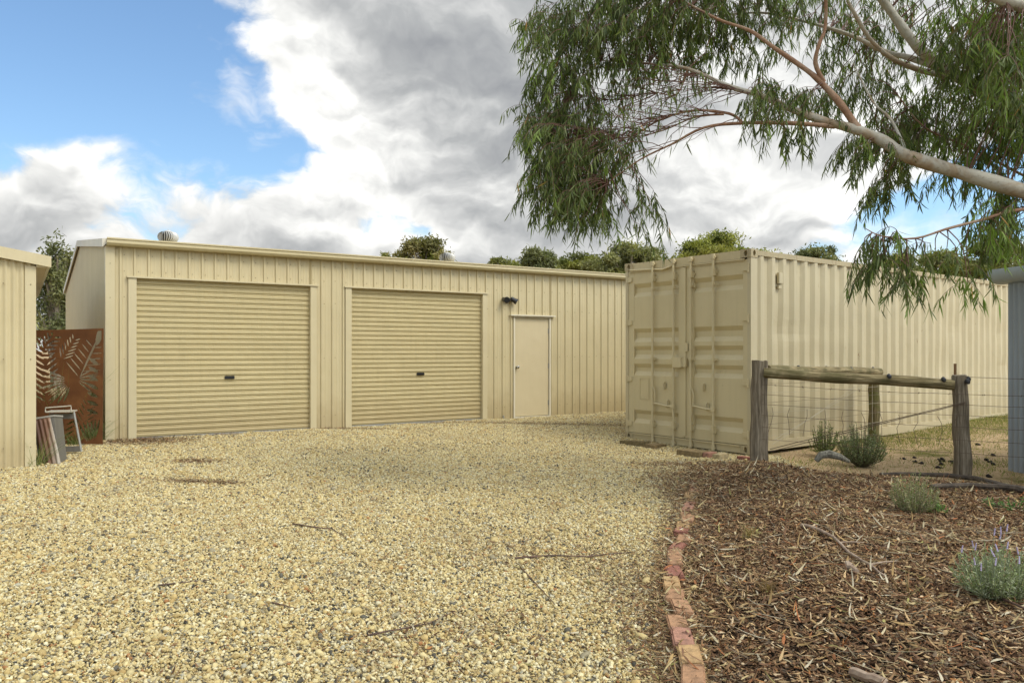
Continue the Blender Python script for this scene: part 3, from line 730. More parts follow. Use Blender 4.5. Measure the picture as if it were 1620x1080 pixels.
p = MB(); p.box(-.008, .0115, SEAM-.04, SEAM+.05, ZB+.03, ZT-.02); p.build('astragal', M_cont, ct)
p = MB(); p.box(-.085, -.012, 1.19, 1.36, 1.20, 1.36, bev=.008); p.box(-.06, -.008, 1.12, 1.19, 1.21, 1.35, bev=.004); p.build('lock_box', M_cont, ct)
p = MB(); p.box(-.012, .0, 1.12, 1.21, 1.45, 1.58); p.build('small_plate', M_cont, ct)
p = MB()                                     # data plate outline on the left door
for (a_, b_, c_, d_) in ((1.93, 2.13, .68, .688), (1.93, 2.13, 1.012, 1.02), (1.93, 1.938, .688, 1.012), (2.122, 2.13, .688, 1.012)): p.box(.0065, .0145, a_, b_, c_, d_)
p.build('data_plate', M_cont, ct)
p = MB()                                     # bent drip strip over the left door
p.tube([(-.02, CW-.12, ZT+.025), (-.022, 1.85, ZT-.0), (-.024, 1.62, ZT-.02), (-.03, 1.45, ZT+.01), (-.035, 1.38, ZT+.05)], .014, 6); p.build('bent_strip', M_cont, ct)

# ------------------------------------------------------------------ blocks and bricks under the container doors
def onc(lx, ly): return Vector((3.36+lx*.796-ly*.605, 10.78+lx*.605+ly*.796))
def slab(name, px, py, l, wd, h, rot, mt, label, cat, tilt=0., grp=None):
    Z = 10.9
    for _ in range(12):
        x = (px-810)/F*Z; z = float(gz(x, Z))+h; Z = F*(CZ-z)/(py-554)
    x = (px-810)/F*Z
    m_ = MB(); m_.box(-l/2, l/2, -wd/2, wd/2, -.03, h, bev=.007)
    o = m_.build(name, mt); o.location = (x, Z, float(gz(x, Z))); o.rotation_euler = (tilt, tilt*.6, rot); tag(o, label, cat, grp); return o
PG = 'pavers and bricks lying at the container doors'
slab('paver', 1004, 697, .42, .22, .075, CA+1.7, BR['mossy'], 'dark mossy paver under the left corner of the container', 'paver', .05, PG)
slab('paver', 1037, 702, .40, .17, .06, CA+.25, BR['brown'], 'brown tilted paver beside the mossy one at the container doors', 'paver', .09, PG)
slab('paver', 1096, 712, .38, .25, .09, CA+1.6, BR['brown'], 'large dark square paver below the middle of the container doors', 'paver', .0, PG)
slab('brick', 1123, 715, .23, .10, .08, CA+.1, BR['pink'], 'pinkish brick beside the large paver at the container doors', 'brick', .03, PG)
slab('brick', 1140, 717, .23, .11, .085, CA+.05, BR['cream'], 'cream brick just right of the pinkish brick at the container doors', 'brick', -.03, PG)
slab('brick', 1180, 722, .23, .11, .06, CA+1.5, BR['red'], 'red brick half under the right corner of the container', 'brick', 0, PG)

# ------------------------------------------------------------------ rusty laser-cut screen
PXW, PZH = 1.42, 1.62
def lens(X, Z, cx, cz, ang, L, w):
    u = (X-cx)*math.cos(ang)+(Z-cz)*math.sin(ang); v = -(X-cx)*math.sin(ang)+(Z-cz)*math.cos(ang)
    t = np.clip(u/L, 0, 1); return (u > 0) & (u < L) & (np.abs(v) < w*np.sin(np.pi*t)**.7*.5)
cell = .0055
X, Z = np.meshgrid(np.arange(0, PXW, cell)+cell/2, np.arange(0, PZH, cell)+cell/2)
cut = np.zeros_like(X, bool)
def fern(cx, cz, ang, n, L, w, step, spread, taper=.6):
    w *= .75
    global cut
    for k in range(n):
        for sg in (-1, 1):
            bx = cx+math.cos(ang)*step*k+math.cos(ang+sg*1.57)*.018; bz = cz+math.sin(ang)*step*k+math.sin(ang+sg*1.57)*.018
            cut |= lens(X, Z, bx, bz, ang+sg*spread, L*(1-taper*k/n), w)
fern(.66, .62, 1.62, 11, .24, .034, .085, .95)
fern(.52, 1.25, .9, 6, .2, .03, .07, .9)
fern(1.10, .95, 1.15, 6, .26, .022, .09, 1.1)
cut |= lens(X, Z, 1.1, .93, 1.15, .72, .03)
cut |= lens(X, Z, 1.33, 1.38, 1.3, .3, .09)
for k in range(9):
    a_ = 2.75+k*.2; cut |= lens(X, Z, 1.0+.10*math.cos(a_), .90+.10*math.sin(a_), a_, .40-.05*(k % 3)-.01*k, .034)
for k in range(5): a_ = .5-k*.3; cut |= lens(X, Z, 1.04+.06*math.cos(a_), .92+.06*math.sin(a_), a_, .26, .022)
for k in range(7): cut |= lens(X, Z, 1.36, .42+k*.115, 2.75-.04*k, .17, .05)
fern(.86, 1.22, 1.0, 6, .15, .022, .06, .7)
fern(1.12, .18, 1.3, 6, .2, .018, .075, .8)
fern(.50, .12, 1.9, 5, .2, .03, .09, .9)
fern(.86, .05, 1.35, 6, .17, .028, .08, .85)
for k in range(6): cut |= lens(X, Z, 1.22+.02*k, .03+.01*k, 2.0-.13*k, .28, .035)
edge = (X < .03) | (X > PXW-.022) | (Z < .03) | (Z > PZH-.03); cut &= ~edge
keepc = ~cut; nxx = X.shape[1]+1; nzz = X.shape[0]+1
vx, vz = np.meshgrid(np.arange(nxx)*cell, np.arange(nzz)*cell); V = np.stack([vx.ravel(), 0*vx.ravel(), vz.ravel()], 1)
i, j = np.nonzero(keepc); a_ = i*nxx+j; Qd = np.stack([a_, a_+1, a_+1+nxx, a_+nxx], 1)
uq, inv = np.unique(Qd, return_inverse=True)
o = npmesh('decorative_screen', V[uq], inv.reshape(Qd.shape), M_corten)
sm = o.modifiers.new('thickness', 'SOLIDIFY'); sm.thickness = .004
pr = at(163, 706, 10.55); o.location = (pr.x-PXW-.085, 10.62, pr.z-.03); o.rotation_euler = (R(-5), R(-1.9), R(3))
tag(o, 'rusty steel garden screen cut with leaf shapes leaning between the two cream sheds', 'screen')

# ------------------------------------------------------------------ grey box with rusty sheet, metal stand
bx = empty('metal_box', (-4.98, 8.98, -.02), R(28), 'dark grey metal box propped beside the left shed corner', 'box')
pb_ = at(94, 745, 8.98); Mb = Matrix.Translation(pb_+Vector((-.0, .0, -.02))) @ Matrix.Rotation(R(-9), 4, 'Y') @ Matrix.Rotation(R(-5), 4, 'X') @ Matrix.Rotation(R(8), 4, 'Z')
bx.matrix_world = Mb
m_ = MB(); m_.box(-.22, .0, .0, .24, .0, .66, bev=.008); m_.build('case', M_grey, bx)
m_ = MB(); m_.box(-.225, .005, -.006, .246, .662, .685, bev=.004); m_.build('lid', painted('box_top', (.33, .31, .26), .5, .1), bx)
rs_ = MB(); pts = sine_points(0, .21, .0525, .006, 8); n = 14; vs = []
for k in range(n+1):
    z = .69*k/n
    for s_, d_ in pts: vs.append((s_*(1.0-.1*(k/n)**1.5)+.05-.07*(k/n), d_, z))
L_ = len(pts); rs_.add(vs, [(i*L_+j, i*L_+j+1, (i+1)*L_+j+1, (i+1)*L_+j) for i in range(n) for j in range(L_-1)])
o = rs_.build('corrugated_offcut', M_rustsheet, None, True); sm = o.modifiers.new('thickness', 'SOLIDIFY'); sm.thickness = .003
o.matrix_world = Mb @ Matrix.Translation((-.20, -.045, -.03)) @ Matrix.Rotation(R(-2.5), 4, 'X'); tag(o, 'rust streaked corrugated offcut leaning on the grey metal box', 'metal sheet')
st = empty('metal_stand', at(104, 712, 9.75)-Vector((0, 0, .0)), R(14), 'small silver and black metal frame standing before the rusty screen', 'stand')
m_ = MB(); m_.tube([(.18, 0, -.02), (.09, .0, .50)], .014, 8); m_.cut(); m_.tube([(-.20, .0, .0), (-.17, .0, .44)], .014, 8); m_.build('leg', M_gal, st)
m_ = MB(); m_.box(-.20, .10, -.10, .12, .49, .505); m_.tube([(-.2, -.1, .50), (-.2, -.1, .55), (.09, -.1, .57), (.09, -.1, .51)], .009, 6); m_.build('top_frame', painted('stand_top', (.5, .46, .36), .4, .1), st)
m_ = MB(); m_.box(-.19, .10, -.012, .012, .40, .47); m_.cut(); m_.box(-.17, .17, -.01, .02, -.02, .05); m_.build('crossbar', M_grey, st)

# ------------------------------------------------------------------ brick edging of the garden bed
path = [Vector(p_) for p_ in BED[1:9]]; path[-1] = path[-2].lerp(path[-1], .95)
seg = []; 
def walk(path, step, gap):
    out = []; i = 0; pos = path[0].copy(); rem = step
    cum = [0]
    for a, b in zip(path, path[1:]): cum.append(cum[-1]+(b-a).length)
    t = 0
    while t+step < cum[-1]:
        def P(u):
            for k in range(len(path)-1):
                if cum[k+1] >= u: return path[k].lerp(path[k+1], (u-cum[k])/(cum[k+1]-cum[k]))
            return path[-1]
        a, b = P(t), P(t+step); out.append(((a+b)/2, math.atan2((b-a).y, (b-a).x))); t += step+gap
    return out
spots = walk(path, .225, .012)
ordn = ['first', 'second', 'third', 'fourth', 'fifth', 'sixth', 'seventh', 'eighth', 'ninth', 'tenth', 'eleventh', 'twelfth', 'thirteenth', 'fourteenth', 'fifteenth', 'sixteenth', 'seventeenth', 'eighteenth', 'nineteenth', 'twentieth']
vis = [(c_, a_) for c_, a_ in spots if c_.y > 3.2]
cols = [rnd.choice(['orange', 'tan', 'orange', 'pink', 'red', 'orange', 'tan']) for _ in vis]
N_ = len(vis)
for k, ((c_, a_), cl) in enumerate(zip(vis, cols)):
    m_ = MB(); m_.box(-.115, .115, -.053, .053, -.06, .062, bev=.008)
    o = m_.build('edging_brick', BR[cl]); o.location = (c_.x-.03+.02*math.sin(k*1.9)+rnd.uniform(-.012, .012), c_.y, float(gz(c_.x, c_.y))+.002-.048*(k/N_)**1.3+rnd.uniform(-.012, .008)); o.rotation_euler = (rnd.uniform(-.12, .12), rnd.uniform(-.06, .06), a_+rnd.uniform(-.12, .12))
    w_ = f'{ordn[k]} from the front' if k < N_/2 else f'{ordn[N_-1-k]} from the container end'
    shade_ = {'orange': 'orange', 'tan': 'sandy', 'pink': 'dusty pink', 'red': 'red'}[cl]
    tag(o, f'{shade_} brick in the garden bed edging, {w_} of the row', 'brick', 'bricks edging the garden bed')

# ------------------------------------------------------------------ fence
def gpt(px, Z): x = (px-810)/F*Z; return Vector((x, Z, float(max(gz(x, Z), 0*mz(x, Z)+float(gz(x, Z))))))
fence = empty('fence', (0, 0, 0), 0, 'weathered timber post and rail fence strung with wires before the container', 'fence')
def post(px, Z, ptop, r, mt, lean=(0, 0), n=14, facets=False, rb=None, pxb=None):
    top = at(px, ptop, Z); bot = Vector(top); bot.z = float(gz(top.x, Z))-.15
    if pxb: bot.x = (pxb-810)/F*Z
    rb = rb or r; pts = []; rad = []
    for k in range(9):
        t = k/8; pts.append(bot.lerp(top, t)+Vector((.006*math.sin(k*1.7+px), .006*math.cos(k*2.1+px), 0))); rad.append((rb+(r-rb)*t)*(1+.03*math.sin(k*2.3+px)))
    pts.append(pts[-1]+Vector((0, 0, .006))); rad.append(r*.9)
    m_ = MB(); m_.tube(pts, rad, n)
    rr_ = random.Random(int(px)); m_.v = [(x+rr_.uniform(-1, 1)*.006, y+rr_.uniform(-1, 1)*.006, z+(rr_.uniform(-.012, .012) if z > top.z-.02 else 0)) for x, y, z in m_.v]
    m_.build('post', mt, fence, True); return top, bot
pA = post(1201, 9.75, 571, .099, M_post, rb=.112)
pB = post(1518, 9.0, 594, .078, M_post, rb=.104, pxb=1524)
pC = post(1383, 12.2, 584, .082, M_postg)
def rail(a, b, r, mt, nz=0.):
    L = (b-a).length; m_ = MB(); pts = [(L*k/10, nz*math.sin(k*1.1), nz*math.cos(k*.9)) for k in range(11)]
    m_.tube(pts, [r*(1+.05*math.sin(k*1.9)) for k in range(11)], 12)
    rr_ = random.Random(int(a.x*100)); m_.v = [(x, y+rr_.uniform(-1, 1)*.003, z+rr_.uniform(-1, 1)*.003) for x, y, z in m_.v]
    o = m_.build('rail', mt, fence, True); d = (b-a).normalized(); o.location = a; o.rotation_euler = d.to_track_quat('X', 'Z').to_euler()
rail(at(1208, 590, 9.68), at(1509, 608, 9.0), .064, M_rail, .006)
rail(at(1214, 585, 9.9), at(1391, 588, 12.05), .062, M_rail, .004)
sp_ = MB(); tp_ = at(1511, 575, 9.14); sp_.box(tp_.x-.016, tp_.x+.016, tp_.y-.004, tp_.y+.004, -.1, tp_.z); sp_.box(tp_.x-.004, tp_.x+.004, tp_.y+.004, tp_.y+.02, -.1, tp_.z); sp_.build('star_picket', painted('rusty_picket', (.22, .12, .05), .8, .2), fence)
wid_ = 0
def wire(pts, r=.0024, mt=None, barb=False, sag=.0):
    P = []
    for a, b in zip(pts, pts[1:]):
        a, b = Vector(a), Vector(b); n = max(2, int((b-a).length/.3))
        for k in range(n): t = k/n; P.append(a.lerp(b, t)-Vector((0, 0, sag*4*t*(1-t)))+Vector((0, 0, rnd.uniform(-.004, .004))))
    P.append(Vector(pts[-1])); m_ = MB(); m_.tube(P, r, 5)
    if barb:
        for k in range(0, len(P)-1):
            c = P[k].lerp(P[k+1], .5)
            for q in range(3): d = Vector((rnd.uniform(-1, 1), rnd.uniform(-1, 1), rnd.uniform(-1, 1))).normalized()*.018; m_.tube([c-d, c+d], .0016, 4)
    m_.build('wire', mt or M_wire, fence)
A0, B0, C0 = pA[0], pB[0], pC[0]
E0 = at(1700, 600, 8.4)
def onpost(P, z): return Vector((P.x, P.y-.11, z))
hA = [.99, .87, .74, .60, .46, .32]
for k, h in enumerate([.98, .86, .735, .60, .45, .30]):
    za, zb, ze = -.13+h+.05, -.14+h-.02, -.14+h+.0
    wire([onpost(A0, za), onpost(B0, zb), onpost(E0, ze)], .0026, barb=(k in (0,)), sag=.015)
    wire([onpost(A0, za)+Vector((0, .2, 0)), onpost(C0, za-.02)], .0022, M_wirepale if k % 2 else M_wire, sag=.01)
    wire([onpost(C0, za-.02), Vector((11.5, 14.9, za-.02))], .0022, M_wirepale, sag=.01)
    wire([onpost(A0, za), Vector((A0.x-.05, A0.y+.12, za))], .0026)
wire([onpost(B0, 1.02), onpost(E0, 1.0)], .0028, barb=True)
wire([onpost(A0, .14)+Vector((.1, 0, -.05)), onpost(B0, .73)], .0045)
wire([onpost(A0, .14)+Vector((.1, 0, -.08)), onpost(B0, .72)], .0045)
wire([at(1222, 697, 10.1), at(1372, 607, 11.9)], .003, M_wirepale); wire([at(1222, 703, 10.1), at(1354, 611, 11.9)], .0025, M_wirepale)
wire([at(1380, 605, 12.05), at(1380, 680, 12.05)], .004, M_wirepale)
for k in range(11):                       # kinked droppers tying the strands together
    t = (k+.6)/11; a_ = onpost(A0, .62).lerp(onpost(B0, .55), t); b_ = a_+Vector((rnd.uniform(-.06, .06), 0, -.17)); c_ = b_+Vector((rnd.uniform(-.05, .05), 0, -.16))
    wire([a_, a_.lerp(b_, .5)+Vector((rnd.uniform(-.03, .03), 0, 0)), b_, c_], .0028)
for px_, py_, Z_ in ((1263, 582, 10.5), (1307, 583, 11), (1346, 584, 11.4), (1381, 584, 11.95), (1406, 596, 9.2), (1492, 601, 9.0), (1530, 604, 8.9), (1531, 600, 8.95)):
    m_ = MB(); c = at(px_, py_, Z_); m_.tube([c+Vector((0, -.03, -.02)), c+Vector((0, -.02, .0)), c+Vector((0, .0, .015)), c+Vector((0, .03, .01))], [.014, .026, .026, .012], 10)
    m_.build('insulator', M_black, fence, True)

# ------------------------------------------------------------------ mulch
def scatter(n, x0, x1, y0, y1, dens=None, area=None):
    out = []; tot = 0
    while tot < n:
        x = rng.uniform(x0, x1, n*2); y = rng.uniform(y0, y1, n*2); k = area(x, y)
        if dens is not None: k &= rng.uniform(0, 1, n*2) < dens(x, y)
        out.append(np.stack([x[k], y[k]], 1)); tot += k.sum()
    return np.concatenate(out)[:n]
CP = np.array([(.062, .036, .020), (.10, .060, .034), (.165, .105, .060), (.24, .165, .095), (.34, .26, .15), (.46, .37, .22), (.22, .11, .055), (.36, .19, .08), (.55, .48, .34), (.15, .125, .095)])
CPW = np.array([15, 17, 17, 15, 11, 7, 2.5, 1.5, 3.5, 13.]); CPW /= CPW.sum(); CP = CP*np.array([1.16, 1.0, .84])
def litter(xy, zf, L, Wd, pal, w, tilt=.25, lift=.02, ridge=.3, stack=True, curl=.25):
    n = len(xy); z = zf(xy[:, 0], xy[:, 1])+rng.uniform(.002, lift, n)
    a = rng.uniform(0, 2*math.pi, n); D_ = norm(np.stack([np.cos(a), np.sin(a), rng.normal(0, tilt, n)], 1))
    S_ = norm(np.cross(D_, np.stack([rng.normal(0, .35, n), rng.normal(0, .35, n), np.ones(n)], 1)))
    cu = np.cross(D_, S_); cu *= (rng.normal(0, curl, n))[:, None]; cu += S_*rng.normal(0, curl*.6, n)[:, None]
    P = np.stack([xy[:, 0], xy[:, 1], z], 1)-D_*(L*.5)[:, None]
    V, Qd, per = strips(P, D_, S_, L, Wd, cu, ridge=Wd*ridge, wp=(.3, 1, .85, .2))
    k = rng.choice(len(pal), n, p=w); c = pal[k]*rng.uniform(.7, 1.25, (n, 1)); return V, Qd, np.repeat(c, per, 0)
def join(parts):
    Vs, Qs, Cs = [], [], []; k = 0
    for V, Qd, c in parts: Vs.append(V); Qs.append(Qd+k); Cs.append(c); k += len(V)
    return np.concatenate(Vs), np.concatenate(Qs), np.concatenate(Cs)
inbed = lambda x, y: (bed_dist(x, y) > -.03) & (np.abs(x) < y*.78+.3)
mzz = lambda x, y: np.maximum(mz(x, y), gz(x, y)+.01)
n1_, n2_ = 62000, 60000
A1 = scatter(n1_, .6, 6, 2.8, 6.2, None, inbed); A2 = scatter(n2_, .9, 8.5, 6.0, 10.2, None, inbed)
pL = lambda n, m, s: m*np.exp(rng.normal(0, s, n))
parts = [litter(A1, mzz, pL(n1_, .027, .5), pL(n1_, .0088, .4), CP, CPW), litter(A2, mzz, pL(n2_, .030, .45), pL(n2_, .0095, .35), CP, CPW)]
LP_ = np.array([(.36, .24, .10), (.42, .33, .16), (.36, .14, .055), (.48, .40, .24), (.20, .11, .06), (.33, .30, .10), (.55, .48, .33)]); LW_ = np.array([24, 22, 5, 18, 16, 4, 10.]); LW_ /= LW_.sum()
n3_ = 4400; A3 = scatter(n3_, .5, 7.5, 2.8, 9.8, lambda x, y: np.clip(1.25-.12*(y-3), .2, 1), inbed)
parts.append(litter(A3, mzz, rng.uniform(.035, .105, n3_), rng.uniform(.008, .016, n3_), LP_, LW_, .12, .035, .12, curl=.5))
n4_ = 1500; A4 = scatter(n4_, .5, 7.5, 2.8, 9.8, None, inbed)
parts.append(litter(A4, mzz, rng.uniform(.08, .30, n4_), rng.uniform(.003, .007, n4_), LP_*.7, LW_, .06, .035, .5, curl=.12))
V, Qd, c = join(parts)
o = npmesh('mulch', V, Qd, M_chip, col=c); tag(o, 'brown bark mulch with dry gum leaves covering the garden bed', 'mulch', kind='stuff')
# leaf litter on the gravel
gzz = lambda x, y: gz(x, y)+.018
def gd(x, y):
    w = 0.010*np.ones_like(x)
    for px_, py_, sx_, sy_, am in ((225, 712, .55, .35, .9), (310, 742, .22, .12, 1.), (320, 772, .35, .1, 1.), (250, 700, .8, .2, .5), (1100, 770, .35, 1.1, .75), (1060, 1000, .22, 1.2, .5), (830, 870, .8, .5, .12), (700, 1000, .6, .4, .12), (880, 680, 2.2, .15, .25), (30, 745, .5, .12, .9), (560, 690, .9, .1, .3), (1070, 730, .5, .2, .5), (110, 715, .4, .25, .8)):
        Z_ = F*1.45/(py_-554); cx = (px_-810)/F*Z_; w = w+am*np.exp(-((x-cx)/sx_)**2-((y-Z_)/sy_)**2)
    bd = bed_dist(x, y); w = w+.65*np.exp(-((bd+.05)/.16)**2)
    return np.clip(w, 0, 1)
ongr = lambda x, y: gravel_area(x, y) & (dshed(x, y) > .0) & (bed_dist(x, y) < .02) & (np.abs(x) < y*.72)
n5 = 38000; A5 = scatter(n5, -9.5, 4, 3, 16, gd, ongr)
V, Qd, c = join([litter(A5, gzz, pL(n5, .022, .5), pL(n5, .006, .4), CP, CPW, .2, .012),
                 litter(A5[:2600], gzz, rng.uniform(.04, .10, 2600), rng.uniform(.006, .013, 2600), LP_*.8, LW_, .12, .02, .15)])
nb2 = 1000; A7 = scatter(nb2, .5, 3, 3, 9.6, None, lambda x, y: (bed_dist(x, y) > -.16) & (bed_dist(x, y) < .05))
V, Qd, c = join([(V, Qd, c), litter(A7, lambda x, y: gz(x, y)+.035+.01*np.sin(y*5), pL(nb2, .032, .5), pL(nb2, .008, .4), CP, CPW, .25, .03), litter(A7[:150], lambda x, y: gz(x, y)+.05, rng.uniform(.05, .11, 150), rng.uniform(.008, .014, 150), LP_, LW_, .15, .03, .15)])
o = npmesh('leaf_litter', V, Qd, M_chip, col=c); tag(o, 'dark bark bits and dry leaves strewn over the gravel', 'leaf litter', kind='stuff')

# ------------------------------------------------------------------ sticks and logs
def stick(name, pts, r0, r1, mt, label, cat, grp=None, branches=(), zl=0.):
    P = []
    for px_, py_ in pts:
        Z_ = 8.
        for _ in range(25):
            x = (px_-810)/F*Z_; zz_ = float(max(mz(x, Z_), gz(x, Z_)+.02)); Z_ = .5*Z_+.5*F*(CZ-zz_-r0-zl)/(py_-554)
        P.append(Vector(((px_-810)/F*Z_, Z_, zz_+r0+zl)))
    m_ = MB(); Q_ = []
    for a, b in zip(P, P[1:]):
        for k in range(3): Q_.append(a.lerp(b, k/3)+Vector((rnd.uniform(-1, 1), rnd.uniform(-1, 1), rnd.uniform(-.3, 1)))*r0*.35)
    Q_.append(P[-1]); n = len(Q_)
    m_.tube(Q_, [r0+(r1-r0)*k/(n-1) for k in range(n)], 7)
    for k0, d, L_ in branches:
        a = Q_[int(k0*(n-1))]; d = Vector(d).normalized(); m_.tube([a, a+d*L_*.5+Vector((0, 0, .006)), a+d*L_], [r1*1.1, r1*.8, r1*.4], 6)
    o = m_.build(name, mt, None, True); tag(o, label, cat, grp); return o
M_log = mat('dark_weathered_log', lambda T, p, tc: (T.l(T.ramp(T.noise(tc.outputs['Object'], 14, 6, .7), [(.35, (.03, .022, .015)), (.6, (.10, .075, .05)), (.8, (.2, .16, .11))]), p.inputs['Base Color']), bump(T, p, T.noise(tc.outputs['Object'], 20, 5), .01)), .9)
M_pstick = mat('pale_dry_stick', lambda T, p, tc: T.l(T.ramp(T.noise(tc.outputs['Object'], 18, 4), [(.35, (.22, .15, .10)), (.7, (.44, .34, .24))]), p.inputs['Base Color']), .8)
M_dstick = mat('dark_dry_stick', lambda T, p, tc: T.l(T.ramp(T.noise(tc.outputs['Object'], 18, 4), [(.35, (.05, .028, .02)), (.7, (.16, .09, .06))]), p.inputs['Base Color']), .8)
stick('log', [(1393, 748), (1440, 750), (1500, 752), (1545, 757), (1590, 770), (1640, 780)], .020, .036, M_log, 'long dark branch lying behind the mulch, the upper of the two', 'branch', 'dark branches behind the mulch', zl=.02)
stick('log', [(1472, 770), (1530, 767), (1580, 770), (1640, 776)], .020, .032, M_log, 'shorter dark branch lying in front of the long one at right', 'branch', 'dark branches behind the mulch', zl=.03)
stick('stick', [(1268, 830), (1290, 835), (1320, 850), (1345, 875), (1375, 893), (1400, 910)], .013, .006, M_pstick, 'long pale bent stick lying on the mulch', 'stick', None, [(.5, (.5, -.2, .05), .15), (.8, (1, .2, .05), .2)], .02)
stick('stick', [(1340, 893), (1347, 899), (1356, 903)], .022, .015, M_pstick, 'short broad pale chip of wood in the middle of the mulch', 'stick', None, (), .01)
stick('stick', [(1348, 1062), (1375, 1072), (1400, 1078)], .022, .018, M_pstick, 'thick pale stick at the very front of the mulch', 'stick', None, (), .01)
stick('stick', [(1560, 935), (1590, 948), (1622, 962)], .008, .005, M_dstick, 'thin dark stick under the lavender', 'stick', None, (), .03)
stick('twig', [(815, 882), (870, 878), (930, 880), (1005, 872)], .007, .003, M_dstick, 'long straight dark twig on the gravel left of the brick edging', 'twig', 'twigs on the gravel', [(.3, (-.3, .5, 0), .2), (.7, (.3, .4, 0), .25)])
stick('twig', [(463, 828), (500, 834), (525, 836), (548, 850)], .006, .003, M_dstick, 'bent brown twig on the gravel in the middle of the yard', 'twig', 'twigs on the gravel', [(.5, (-.6, .3, 0), .14)])
stick('twig', [(582, 1004), (630, 995), (680, 985), (720, 966)], .005, .002, M_dstick, 'forked dark twig on the gravel near the front centre', 'twig', 'twigs on the gravel', [(.5, (.5, .4, 0), .15)])
stick('twig', [(250, 925), (300, 920), (338, 916)], .005, .002, M_dstick, 'thin twig on the gravel at front left', 'twig', 'twigs on the gravel')
stick('twig', [(430, 953), (450, 957), (470, 962)], .005, .002, M_dstick, 'short twig on the gravel at the front', 'twig', 'twigs on the gravel')
stick('twig', [(822, 895), (850, 925), (878, 955)], .004, .002, M_dstick, 'curved thin twig on the gravel below the long straight one', 'twig', 'twigs on the gravel')
dw = MB(); c = at(1312, 722, 9.2); dw.tube([c+Vector((-.16, 0, -.05)), c+Vector((-.10, 0, .02)), c+Vector((0, .02, .03)), c+Vector((.12, 0, .0)), c+Vector((.24, 0, -.06))], [.03, .045, .05, .04, .02], 9)
tag(dw.build('driftwood', mat('grey_driftwood', _wood([(.06, .055, .042), (.17, .16, .125), (.30, .28, .22)]), .9, 0, .1), None, True), 'grey arched piece of driftwood beside the green shrubs', 'driftwood')
# dark clods behind the fence
spots_ = [(1430, 724), (1447, 722), (1449, 729), (1458, 731), (1486, 738), (1488, 725), (1493, 728), (1490, 733), (1504, 728), (1508, 731), (1560, 726), (1566, 729), (1571, 733), (1571, 719), (1548, 702), (1566, 752)]
wh = ['leftmost on the dirt behind the fence', 'second from the left behind the fence', 'just in front of the second one', 'at the right end of the left cluster', 'lone one left of the right fence post', 'topmost of the cluster left of the post', 'in the middle of the cluster left of the post', 'lowest of the cluster left of the post', 'against the left side of the post', 'half hidden by the fence post', 'left one of the pile right of the post', 'middle one of the pile right of the post', 'lowest of the pile right of the post', 'on the grass above the pile', 'farthest one on the grass', 'nearest one beside the dark log']
M_clod = mat('dark_dung', lambda T, p, tc: (T.put(p.inputs['Base Color'], (.02, .013, .008, 1)), bump(T, p, T.noise(tc.outputs['Object'], 40, 4), .01)), .9)
for (px_, py_), t_ in zip(spots_, wh):
    Z_ = 9.
    for _ in range(20): x = (px_-810)/F*Z_; Z_ = F*(CZ-float(gz(x, Z_))-.02)/(py_-554)
    V, Fq, _c = pebbles(5, .040, rng.normal(0, .014, 5), rng.normal(0, .014, 5), np.zeros(5), IV, IF)
    o = npmesh('dung_clod', V, Fq, M_clod, smooth=True); x = (px_-810)/F*Z_; o.location = (x, Z_, float(gz(x, Z_))); tag(o, f'dark dung clod, {t_}', 'dung', 'dung clods on the dirt')

